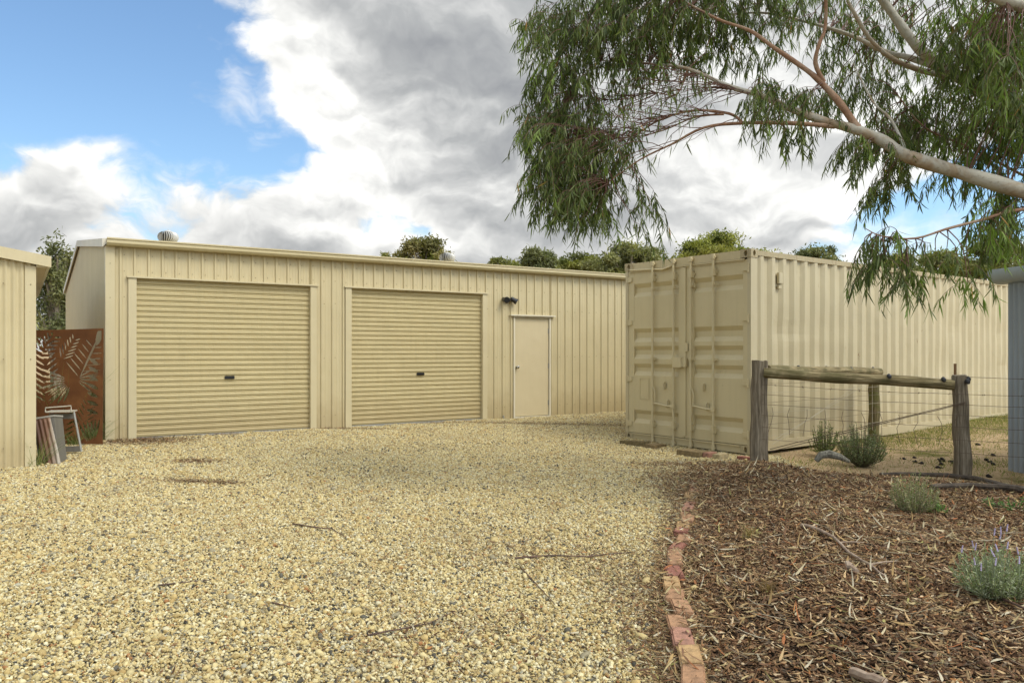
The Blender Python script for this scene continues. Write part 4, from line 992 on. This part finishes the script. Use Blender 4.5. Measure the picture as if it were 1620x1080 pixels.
# ------------------------------------------------------------------ shrubs and herbs
def shrub(px_, py_, ht, rad, nst, leafL, leafW, pal, name, label, cat, grp=None, nl=16, upright=.5, stemc=None, flowers=0, base_r=.05, up_leaf=.5):
    Z_ = 8.
    for _ in range(25): x = (px_-810)/F*Z_; g_ = float(max(mz(x, Z_), gz(x, Z_))); Z_ = .5*Z_+.5*F*(CZ-g_)/(py_-554)
    root = empty(name, (x, Z_, g_), 0, label, cat, grp); st_ = MB(); Bs, Ds = [], []; tops = []
    for k in range(nst):
        a = rnd.uniform(0, 6.283); rr = math.sqrt(rnd.random()); tip = Vector((math.cos(a)*rad*rr, math.sin(a)*rad*rr, ht*(1-.45*rr*rr)*rnd.uniform(.6, 1.12)))
        b_ = Vector((math.cos(a), math.sin(a), 0))*base_r*rr; mid = b_.lerp(tip, .5)+Vector((math.cos(a)*rad*rr*.18, math.sin(a)*rad*rr*.18, -.02*ht)); 
        st_.tube([b_, mid, tip], [.004, .003, .0015], 4, False); tops.append(tip)
        for i_ in range(nl):
            t = .18+.82*(i_+rnd.random())/nl; p_ = (b_.lerp(mid, t*2) if t < .5 else mid.lerp(tip, t*2-1)); Bs.append(p_[:]); d = (tip-b_).normalized()*up_leaf+Vector((rnd.gauss(0, 1), rnd.gauss(0, 1), rnd.gauss(.3, .7)))*.6; Ds.append(d[:])
    st_.build('stems', mat(name+'_stem', lambda T, p, tc: T.put(p.inputs['Base Color'], (*(stemc or (.10, .085, .04)), 1)), .8), root)
    B_ = np.array(Bs); D_ = norm(np.array(Ds)); n = len(B_); S_ = norm(np.cross(D_, rdir(n)))
    V, Qd, per = strips(B_, D_, S_, leafL*rng.uniform(.6, 1.25, n), leafW*rng.uniform(.7, 1.2, n), rdir(n)*.15)
    pal = np.array(pal); c = pal[rng.integers(0, len(pal), n)]*rng.uniform(.75, 1.25, (n, 1)); npmesh('foliage', V, Qd, M_shrub, root, np.repeat(c, per, 0))
    for k in range(flowers):
        t_ = tops[k % len(tops)]; hgt = rnd.uniform(.05, .12); q = MB(); d = Vector((rnd.gauss(0, .2), rnd.gauss(0, .2), 1)).normalized()
        q.tube([t_, t_+d*hgt], .0015, 4); q2 = MB()
        top = t_+d*hgt
        for i_ in range(5): cc = top+d*(.008*i_); q2.tube([cc, cc+d*.004, cc+d*.008], [.0025, .005*(1-.1*i_), .0025], 6)
        q.v += []; q.build('flower_stalk', M_shrubstem, root); q2.build('flower_head', M_purple, root, True)
    return root
M_shrubstem = mat('flower_stalk_green', lambda T, p, tc: T.put(p.inputs['Base Color'], (.20, .24, .14, 1)), .8)
M_purple = mat('lavender_purple', lambda T, p, tc: T.put(p.inputs['Base Color'], (.40, .34, .48, 1)), .8)
G1 = [(.15, .20, .06), (.19, .24, .08), (.11, .15, .05), (.24, .26, .10)]
shrub(1305, 722, .50, .24, 80, .035, .011, G1, 'shrub', 'smaller dark green shrub with pointed tips left of its neighbour by the fence', 'shrub', 'green shrubs by the fence', 18)
shrub(1363, 738, .56, .31, 160, .032, .009, [(.17, .21, .10), (.21, .25, .12), (.13, .16, .075), (.26, .29, .15)], 'shrub', 'larger rounded grey green shrub right of its neighbour by the fence', 'shrub', 'green shrubs by the fence', 26)
shrub(1447, 812, .34, .19, 90, .026, .006, [(.22, .25, .10), (.28, .30, .15), (.16, .22, .07), (.34, .31, .19)], 'herb_bush', 'pale yellow green wispy herb bush in front of the dark branches', 'shrub', None, 22, stemc=(.25, .22, .12))
shrub(1477, 812, .12, .10, 22, .028, .007, [(.12, .24, .05), (.17, .30, .07)], 'weed', 'small bright green weed at the foot of the pale herb bush', 'weed', None, 12)
shrub(1578, 948, .29, .235, 150, .026, .0065, [(.34, .37, .23), (.27, .31, .16), (.43, .45, .31), (.20, .25, .11)], 'lavender', 'grey green lavender bush with purple flower spikes', 'lavender', None, 22, stemc=(.2, .22, .12), flowers=17)
shrub(1600, 806, .10, .22, 24, .03, .010, [(.07, .17, .04), (.10, .22, .05)], 'weed', 'low dark green weed sprawling beside the right end of the dark branches', 'weed', None, 8)
def tuft(px_, py_, ht, n, label, pal=((.36, .28, .12), (.26, .18, .08), (.45, .36, .18)), spread=.5, cat='grass', name='grass_tuft', grp=None):
    Z_ = 8.
    for _ in range(25): x = (px_-810)/F*Z_; g_ = float(max(mz(x, Z_), gz(x, Z_))); Z_ = .5*Z_+.5*F*(CZ-g_)/(py_-554)
    D_ = norm(np.stack([rng.normal(0, spread, n), rng.normal(0, spread, n), np.ones(n)], 1)); B_ = np.stack([rng.normal(0, .015+ht*.06, n), rng.normal(0, .015+ht*.06, n), np.zeros(n)], 1)
    V, Qd, per = strips(B_, D_, norm(np.cross(D_, rdir(n))), ht*rng.uniform(.5, 1.1, n), np.full(n, .005), D_*0+np.stack([rng.normal(0, .3, n), rng.normal(0, .3, n), -.15*np.ones(n)], 1), wp=(1, .9, .6, .1))
    pal = np.array(pal); c = pal[rng.integers(0, len(pal), n)]*rng.uniform(.7, 1.2, (n, 1)); o = npmesh(name, V, Qd, M_grass, None, np.repeat(c, per, 0)); o.location = (x, Z_, g_); tag(o, label, cat, grp)
tuft(1187, 853, .15, 60, 'dry straw coloured grass tuft on the mulch, the farther one', spread=.25, grp='dry tufts on the mulch')
tuft(1218, 938, .11, 70, 'dry brown grass tuft on the mulch nearer the front', ((.2, .13, .06), (.3, .2, .1)), .35, grp='dry tufts on the mulch')
GRN = ((.10, .16, .04), (.16, .21, .06), (.28, .27, .10))
for px_, py_, h_, n_, t_ in ((58, 738, .5, 70, 'weeds growing between the left shed and the grey box'), (118, 705, .35, 90, 'weeds in front of the middle of the rusty screen'), (96, 694, 1.5, 900, 'tall dark weeds behind the rusty screen, seen through its cut leaves'), (148, 700, .5, 120, 'tall weeds at the right side of the rusty screen')):
    tuft(px_, py_, h_, n_, t_, GRN, .45, 'weeds', 'weed_clump', 'weeds by the rusty screen')
# grass beyond the fence
def gdens(x, y):
    a = np.sin(x*2.1+y*1.3)*np.sin(x*.9-y*1.7)*.5+.5; side = np.exp(-((dalong(x, y)*0+((x-3.36)*-.605+(y-10.78)*.796)+.25)/.7)**2)
    return np.clip(.04+.9*side*ss(1.0, 3.5, dalong(x, y))+.55*np.exp(-((x-6.0)/.6)**2-((y-9.9)/.5)**2)+.12*a*ss(5, 7, x)+.4*np.exp(-((x-3.9)/.6)**2-((y-10.2)/.35)**2), 0, 1)
gar = lambda x, y: (((x-3.36)*-.605+(y-10.78)*.796) < .06) & (bed_dist(x, y) < -.02) & (x > 3.3) & ~((x > 6.15) & (y < 9.8))
n6 = 26000; A6 = scatter(n6, 3.3, 14, 7.6, 18, gdens, gar); z6 = gz(A6[:, 0], A6[:, 1])
D_ = norm(np.stack([rng.normal(0, .6, n6), rng.normal(0, .6, n6), np.ones(n6)], 1))
V, Qd, per = strips(np.stack([A6[:, 0], A6[:, 1], z6], 1), D_, norm(np.cross(D_, rdir(n6))), rng.uniform(.02, .065, n6), np.full(n6, .006), rdir(n6)*.3, wp=(1, .9, .6, .1))
pal = np.array([(.16, .19, .04), (.23, .25, .06), (.30, .27, .10), (.11, .15, .03), (.38, .31, .15)]); c = pal[rng.integers(0, 5, n6)]*rng.uniform(.7, 1.2, (n6, 1))
o = npmesh('grass', V, Qd, M_grass, None, np.repeat(c, per, 0)); tag(o, 'short patchy yellow green grass beyond the fence', 'grass', kind='stuff')

# ------------------------------------------------------------------ big gum tree
gum = empty('gum_tree', (7.4, 6.6, float(gz(7.4, 6.6))), 0, 'large overhanging gum tree with pale limbs and drooping green leaves', 'tree')
GO = Vector(gum.location)
LIMBS = [
 ('L1', [(2010, 470, 6.6), (1850, 385, 6.55), (1720, 333, 6.5), (1619, 303, 6.5), (1529, 276, 6.55), (1437, 248, 6.6), (1397, 223, 6.65), (1357, 206, 6.7), (1306, 192, 6.8), (1250, 172, 6.9), (1205, 152, 7.0), (1154, 137, 7.1), (1088, 109, 7.3), (1028, 101, 7.5), (952, 96, 7.8)], .105, .007),
 ('L2', [(1357, 204, 6.7), (1330, 165, 6.75), (1300, 132, 6.8), (1276, 111, 6.8), (1225, 76, 6.9), (1185, 48, 7.0), (1134, 30, 7.1), (1060, -10, 7.3)], .042, .010),
 ('L2b', [(1303, 130, 6.8), (1290, 100, 6.75), (1296, 70, 6.7), (1306, 40, 6.7), (1306, -30, 6.6)], .026, .014),
 ('L3', [(1320, 200, 6.78), (1250, 195, 6.8), (1174, 195, 6.85), (1114, 202, 6.9), (1063, 228, 7.0), (1012, 253, 7.1), (960, 290, 7.25)], .026, .005),
 ('L3b', [(1174, 194, 6.85), (1154, 180, 6.9), (1098, 175, 7.0), (1043, 190, 7.1), (992, 218, 7.2), (930, 212, 7.4), (880, 240, 7.6)], .017, .004),
 ('L3c', [(1145, 181, 6.9), (1098, 186, 7.1), (1050, 206, 7.3), (1000, 216, 7.5), (940, 202, 7.7)], .011, .004),
 ('L3d', [(1088, 109, 7.3), (1070, 150, 7.3), (1030, 146, 7.4), (980, 158, 7.6), (910, 150, 7.8)], .010, .003),
 ('L4', [(2030, 330, 7.0), (1900, 250, 7.1), (1760, 200, 7.2), (1620, 165, 7.3), (1540, 135, 7.35), (1483, 100, 7.4), (1455, 78, 7.4), (1432, 50, 7.45), (1407, 15, 7.5), (1380, -20, 7.5)], .10, .040),
 ('L4b', [(1490, 110, 7.4), (1440, 92, 7.5), (1397, 81, 7.6), (1346, 56, 7.8), (1276, 35, 8.0), (1200, 20, 8.2), (1100, 30, 8.5)], .040, .010),
 ('L4c', [(1500, 122, 7.4), (1452, 110, 7.3), (1410, 92, 7.2), (1375, 60, 7.1), (1340, 0, 7.0)], .036, .018),
 ('L5', [(1990, 300, 6.2), (1860, 130, 6.2), (1720, 50, 6.2), (1620, 10, 6.2), (1572, -6, 6.2), (1400, -90, 6.3), (1200, -160, 6.5)], .11, .03),
 ('L6', [(1960, 500, 6.9), (1800, 380, 6.7), (1700, 340, 6.6), (1620, 331, 6.5), (1549, 349, 6.45), (1498, 362, 6.4), (1448, 377, 6.4), (1397, 374, 6.4), (1370, 362, 6.4)], .030, .004),
 ('L7', [(1900, 420, 7.3), (1700, 310, 7.3), (1620, 278, 7.3), (1534, 233, 7.3), (1463, 202, 7.35), (1420, 150, 7.4)], .022, .006),
 ('L8', [(1437, 248, 6.6), (1410, 190, 6.9), (1380, 160, 7.1), (1350, 100, 7.3)], .02, .006),
]
nodes = []
def smoothpath(P, k=4):
    out = []
    for i in range(len(P)-1):
        p0, p1, p2, p3 = P[max(i-1, 0)], P[i], P[i+1], P[min(i+2, len(P)-1)]
        for j in range(k):
            t = j/k; out.append(.5*((2*p1)+(p2-p0)*t+(2*p0-5*p1+4*p2-p3)*t*t+(3*p1-p0-3*p2+p3)*t*t*t))
    out.append(P[-1]); return out
tr = MB(); tb = Vector((7.4, 6.6, GO.z-.2))
tr.tube([p_-GO for p_ in smoothpath([tb, Vector((7.38, 6.6, .6)), Vector((7.25, 6.62, 1.5)), Vector((7.1, 6.65, 2.3)), Vector((7.0, 6.7, 3.2)), Vector((6.9, 6.8, 4.2)), Vector((6.9, 6.9, 5.6))])], [.30-.20*k/24 for k in range(25)], 18)
tr.build('trunk', M_bark, gum, True)
for nm, pts, r0, r1 in LIMBS:
    P = smoothpath([at(*p_) for p_ in pts]); n = len(P); m_ = MB(); rr_ = random.Random(nm)
    if pts[0][0] > 1880: P[0] = Vector((7.1, 6.65, P[0].z))
    rad = [r0+(r1-r0)*(k/(n-1))**.8 for k in range(n)]
    rad = [r*.86*(1+.07*math.sin(k*1.3+len(nm))) for k, r in enumerate(rad)]
    m_.tube([p_-GO for p_ in P], rad, 10); m_.build('limb', M_bark2 if nm[:2] in ('L2', 'L3', 'L7', 'L6') else M_bark, gum, True)
    nodes += [(p_, r) for p_, r in zip(P, rad)]
NP = np.array([p_[:] for p_, r in nodes])
# clumps of hanging twigs: centre px, py, radius px (x, y), depth, depth spread (m), number of twigs
CL_ = [(885, 70, 55, 70, 7.7, .6, 60), (985, 50, 90, 70, 7.6, .7, 120), (900, 150, 55, 60, 7.7, .6, 62), (880, 235, 55, 60, 7.6, .6, 85), (945, 250, 60, 70, 7.5, .6, 80), (930, 330, 55, 40, 7.4, .5, 62),
       (885, 300, 40, 45, 7.5, .5, 44), (1010, 340, 35, 45, 7.3, .4, 12), (1000, 130, 60, 40, 7.7, .6, 26), (1080, 30, 90, 60, 7.6, .7, 120), (1110, 90, 60, 35, 7.9, .5, 30), (1170, 20, 90, 50, 8.0, .6, 70), (1200, 90, 60, 40, 7.9, .5, 18),
       (1215, 170, 40, 35, 7.0, .4, 34), (1290, 180, 35, 25, 6.9, .4, 16), (1270, 30, 80, 50, 8.1, .7, 46), (1350, 90, 60, 60, 8.3, .5, 34), (1340, 150, 50, 50, 7.9, .5, 20), (1400, 30, 70, 50, 8.5, .5, 40), (1410, 150, 60, 50, 8.2, .5, 34), (1250, 225, 40, 15, 6.9, .3, 8),
       (1380, 245, 35, 30, 6.8, .4, 26), (1430, 225, 50, 45, 7.5, .5, 44), (1410, 300, 30, 30, 7.0, .4, 20), (1500, 190, 60, 60, 7.9, .5, 80), (1540, 70, 70, 80, 7.0, .8, 130), (1600, 120, 60, 90, 6.6, .8, 150), (1590, 220, 60, 50, 7.0, .7, 80), (1520, 270, 50, 40, 7.2, .6, 34), (1600, 310, 40, 30, 7.0, .5, 26),
       (1610, 370, 30, 35, 6.9, .5, 22), (1560, 380, 30, 25, 6.7, .4, 10), (1395, 405, 32, 34, 6.4, .25, 24), (1430, 440, 28, 28, 6.4, .25, 12), (1480, 425, 30, 22, 6.4, .25, 7), (1535, 455, 22, 22, 6.4, .2, 6), (1580, 340, 40, 20, 6.5, .3, 10),
       (1700, 60, 110, 90, 6.6, .9, 90), (1720, 220, 90, 80, 6.8, .8, 60), (1100, -90, 160, 60, 7.4, .9, 100), (1350, -100, 160, 70, 7., .9, 90), (1600, -110, 160, 80, 6.6, .9, 90), (1850, 0, 120, 120, 6.6, .9, 60), (960, -60, 90, 50, 7.6, .7, 60)]
tw = MB(); LB, LD, LY_ = [], [], []
crr = random.Random(11)
for cx, cy, rx, ry, Zc, dz, nt_ in CL_:
    for _ in range(int(nt_*(1.35 if cx < 1060 else 1.15))):
        while True:
            u, v, w_ = crr.uniform(-1, 1), crr.uniform(-1, 1), crr.uniform(-1, 1)
            if u*u+v*v+w_*w_ < 1: break
        S_ = at(cx+u*rx, cy+v*ry-22, Zc+w_*dz)
        d2 = ((NP-np.array(S_[:]))**2).sum(1)+np.maximum(0, NP[:, 2]*0)
        q = nodes[int(np.argmin(d2))][0]; dist = (S_-q).length
        if crr.random() < (.5 if dist < .5 else .3):
            mid = q.lerp(S_, .5)+Vector((crr.uniform(-.05, .05), crr.uniform(-.05, .05), .12*dist))
            tw.tube([p_-GO for p_ in smoothpath([q, mid, S_], 3)], [.0065*min(1.5, .5+dist), .005, .0045, .0038, .0032, .0028, .0024], 4, False)
        out = (S_-q); out.z = 0
        out = (out.normalized() if out.length > .01 else Vector((0, 0, 0)))*.5+Vector((crr.gauss(-.2, .5), crr.gauss(0, .5), crr.gauss(0, .25)))
        L_ = crr.uniform(.22, .46); pts = [S_]; d = out.normalized()
        for k in range(5):
            d = (d+Vector((0, 0, -.38))).normalized(); pts.append(pts[-1]+d*L_/5)
        tw.tube([p_-GO for p_ in pts], [.0025, .0022, .002, .0017, .0014, .001], 3, False)
        yl = crr.random() if cx < 1520 or crr.random() > .35 else .97; nl_ = crr.randint(18, 27)
        for i_ in range(nl_):
            t = (i_+crr.random())/nl_*5; k = min(4, int(t)); p_ = pts[k].lerp(pts[k+1], t-k)
            LB.append(p_[:]); LD.append((crr.gauss(0, .33)+d.x*.2, crr.gauss(0, .33)+d.y*.2, -1.0+crr.gauss(0, .25))); LY_.append(yl if i_ < nl_*.75 else yl+.12)
for k in range(150):                       # bare reddish twigs between the leaf clumps
    cx_, cy_ = crr.uniform(930, 1190), crr.uniform(110, 235); S_ = at(cx_, cy_, crr.uniform(6.9, 7.8))
    q = nodes[int(np.argmin(((NP-np.array(S_[:]))**2).sum(1)))][0]; P_ = [q]; d = Vector((-.8, crr.uniform(-.3, .3), crr.uniform(-.2, .3)))
    for i_ in range(6): d = (d+Vector((crr.gauss(-.05, .2), crr.gauss(0, .2), crr.gauss(-.08, .16)))).normalized(); P_.append(P_[-1]+d*crr.uniform(.08, .14))
    tw.tube([p_-GO for p_ in P_], [.0042, .0037, .0032, .0027, .0022, .0018, .0012], 4, False)
    for i_ in range(crr.randint(2, 7)): LB.append(P_[crr.randint(3, 6)][:]); LD.append((crr.gauss(0, .35), crr.gauss(0, .35), -1.)); LY_.append(crr.random())
tw.build('twigs', M_twig, gum)
LB, LD, LY_ = np.array(LB)-np.array(GO[:]), norm(np.array(LD)), np.array(LY_); n = len(LB)
V, Qd, per = strips(LB, LD, norm(np.cross(LD, rdir(n))), rng.uniform(.065, .155, n), rng.uniform(.008, .0155, n), rdir(n)*rng.uniform(0, .28, n)[:, None])
g0 = np.array([(.095, .130, .035), (.125, .165, .045), (.068, .095, .032), (.155, .195, .045), (.175, .205, .08)]); c = g0[rng.integers(0, 5, n)]*rng.uniform(.6, 1.15, (n, 1))
yy = LY_ > .95; c[yy] = np.array((.17, .24, .05))*rng.uniform(.8, 1.2, (yy.sum(), 1))
oo = rng.random(n) < .006; c[oo] = (.42, .23, .07)
npmesh('foliage', V, Qd, M_leaf, gum, np.repeat(c, per, 0))

# ------------------------------------------------------------------ background trees
def bgtree(px_, ptop, wpx, Z_, pal, label, seed, flat=.75, nleaf=7000, ls_=.16, base=0., dens=1., nclump=16, kind='tree', lowpx=None):
    rr_ = np.random.default_rng(seed); x = (px_-810)/F*Z_; top = CZ+(554-ptop)/F*Z_; wdt = wpx*(1.22 if Z_ > 40 else 1)/F*Z_
    lowz = max(.8, CZ+(554-(lowpx or 520))/F*Z_); ch = top-lowz
    root = empty('gum_tree' if kind == 'tree' else kind, (x, Z_, base), 0, label, 'tree', 'trees behind the sheds')
    tk = MB(); 
    cs = []
    for k in range(nclump):
        t = rr_.random(); a = rr_.uniform(0, 6.283); r_ = math.sqrt(rr_.random())
        zc = lowz+ch*(.12+.74*t); sc_ = math.sin(math.pi*min(1, (.30+.62*t)))**.6
        cs.append((math.cos(a)*wdt*.36*r_*sc_, math.sin(a)*wdt*.36*r_*sc_, zc-base, wdt*rr_.uniform(.05, .16), ch*rr_.uniform(.04, .12)+.06))
    cs.append((rr_.normal(0, .05*wdt), 0, top-base-ch*.12, wdt*.17, ch*.11))
    nt2 = 3
    for k in range(nt2):
        a = 2.1*k+seed; bx_ = Vector((math.cos(a)*.12, math.sin(a)*.12, -.3))
        tk.tube([bx_, Vector((math.cos(a)*wdt*.07, math.sin(a)*wdt*.07, (lowz-base)*.8+.3)), Vector((math.cos(a)*wdt*.15, math.sin(a)*wdt*.15, lowz-base+ch*.5)), Vector((math.cos(a)*wdt*.2, math.sin(a)*wdt*.2, top-base-ch*.2))], [.16, .12, .07, .02], 7)
    for c_ in cs:
        tk.tube([Vector((c_[0]*.2, c_[1]*.2, max(.5, c_[2]-ch*.4))), Vector((c_[0]*.6, c_[1]*.6, c_[2]-ch*.12)), Vector(c_[:3])], [.05, .035, .012], 5)
    tk.build('trunk', M_gumtrunk, root, True)
    n = int(nleaf*dens); k = rr_.integers(0, len(cs), n); C_ = np.array(cs)[k]
    g_ = rr_.normal(size=(n, 3)); g_ = g_/np.linalg.norm(g_, axis=1, keepdims=True)*rr_.uniform(.35, 1.08, (n, 1))**.6
    B_ = C_[:, :3]+g_*np.stack([C_[:, 3], C_[:, 3], C_[:, 4]*1.25], 1)*(1+.34*rr_.normal(size=(n, 1)))
    D_ = norm(rr_.normal(size=(n, 3))+np.array([0, 0, -.3])); S_ = norm(np.cross(D_, norm(rr_.normal(size=(n, 3)))))
    V, Qd, per = strips(B_, D_, S_, ls_*rr_.uniform(.6, 1.4, n), ls_*.42*rr_.uniform(.6, 1.3, n), D_*0, st=(0, .45, 1), wp=(.2, 1, .15))
    pal = np.array(pal); ct_ = rr_.uniform(.75, 1.25, len(cs)); c = pal[(rr_.integers(0, len(pal), len(cs)))[k]]*ct_[k][:, None]*rr_.uniform(.7, 1.35, (n, 1))
    npmesh('crown', V, Qd, M_bgleaf, root, np.repeat(c, per, 0)); return root
OL = [(.19, .19, .06), (.24, .23, .07), (.14, .145, .05)]; YG = [(.21, .22, .05), (.26, .26, .065), (.15, .17, .045)]; GG = [(.17, .175, .075), (.21, .21, .09), (.13, .14, .06)]; DK = [(.12, .13, .05), (.15, .155, .065)]; BRN = [(.22, .19, .075), (.17, .16, .06)]
bgtree(92, 372, 100, 27, GG, 'tall loose grey green gum seen between the two cream sheds', 1, nleaf=9500, ls_=.14, nclump=46, lowpx=545)
bgtree(30, 470, 60, 30, GG, 'lower gum behind the left shed roof', 21, nleaf=4000, ls_=.15, lowpx=545)
bgtree(670, 376, 100, 48, BRN+YG[:1], 'round olive gum above the shed roof beside the right hand turbine vent', 2, nleaf=9000, ls_=.24, nclump=22, lowpx=450)
bgtree(612, 401, 26, 52, OL, 'tiny treetop peeping over the shed roof left of the round olive gum', 3, nleaf=2500, ls_=.2, nclump=8, lowpx=440)
bgtree(798, 409, 66, 50, OL, 'low flat olive treetop over the middle of the shed roof', 4, nleaf=4000, ls_=.22, nclump=14, lowpx=450)
bgtree(848, 392, 74, 46, GG, 'pale grey green gum above the entry door', 5, nleaf=6500, ls_=.2, nclump=20, lowpx=450)
bgtree(917, 400, 90, 50, YG[1:]+OL, 'olive yellow tree between the pale gum and the wide gum', 6, nleaf=8000, ls_=.22, nclump=20, lowpx=450)
bgtree(990, 384, 130, 48, OL+GG, 'wide dark olive gum behind the left corner of the container', 7, nleaf=11000, ls_=.22, nclump=26, lowpx=450)
bgtree(1137, 368, 150, 50, YG+OL[:1], 'bright yellow green spreading tree above the container doors', 8, nleaf=14000, ls_=.22, nclump=30, lowpx=440)
bgtree(1292, 389, 96, 52, DK+GG, 'small dark grey green treetop over the long side of the container', 9, nleaf=7000, ls_=.2, nclump=22, lowpx=440)
bgtree(1425, 402, 90, 50, OL, 'olive treetop behind the hanging leaves above the container', 10, nleaf=7000, ls_=.22, nclump=20, lowpx=450)
bgtree(1490, 396, 110, 55, GG+YG[:1], 'pale green tree behind the container between its olive neighbours', 12, nleaf=9000, ls_=.24, nclump=22, lowpx=460)
bgtree(1560, 380, 130, 50, OL+YG[2:], 'tall olive gum behind the far end of the container', 13, nleaf=11000, ls_=.24, nclump=26, lowpx=460)
bgtree(1650, 370, 130, 46, DK+OL, 'dark tree behind the blue grey shed at the right edge', 14, nleaf=9000, ls_=.22, nclump=24, lowpx=470)
print('TRIS', sum(len(m.polygons) for m in bpy.data.meshes))
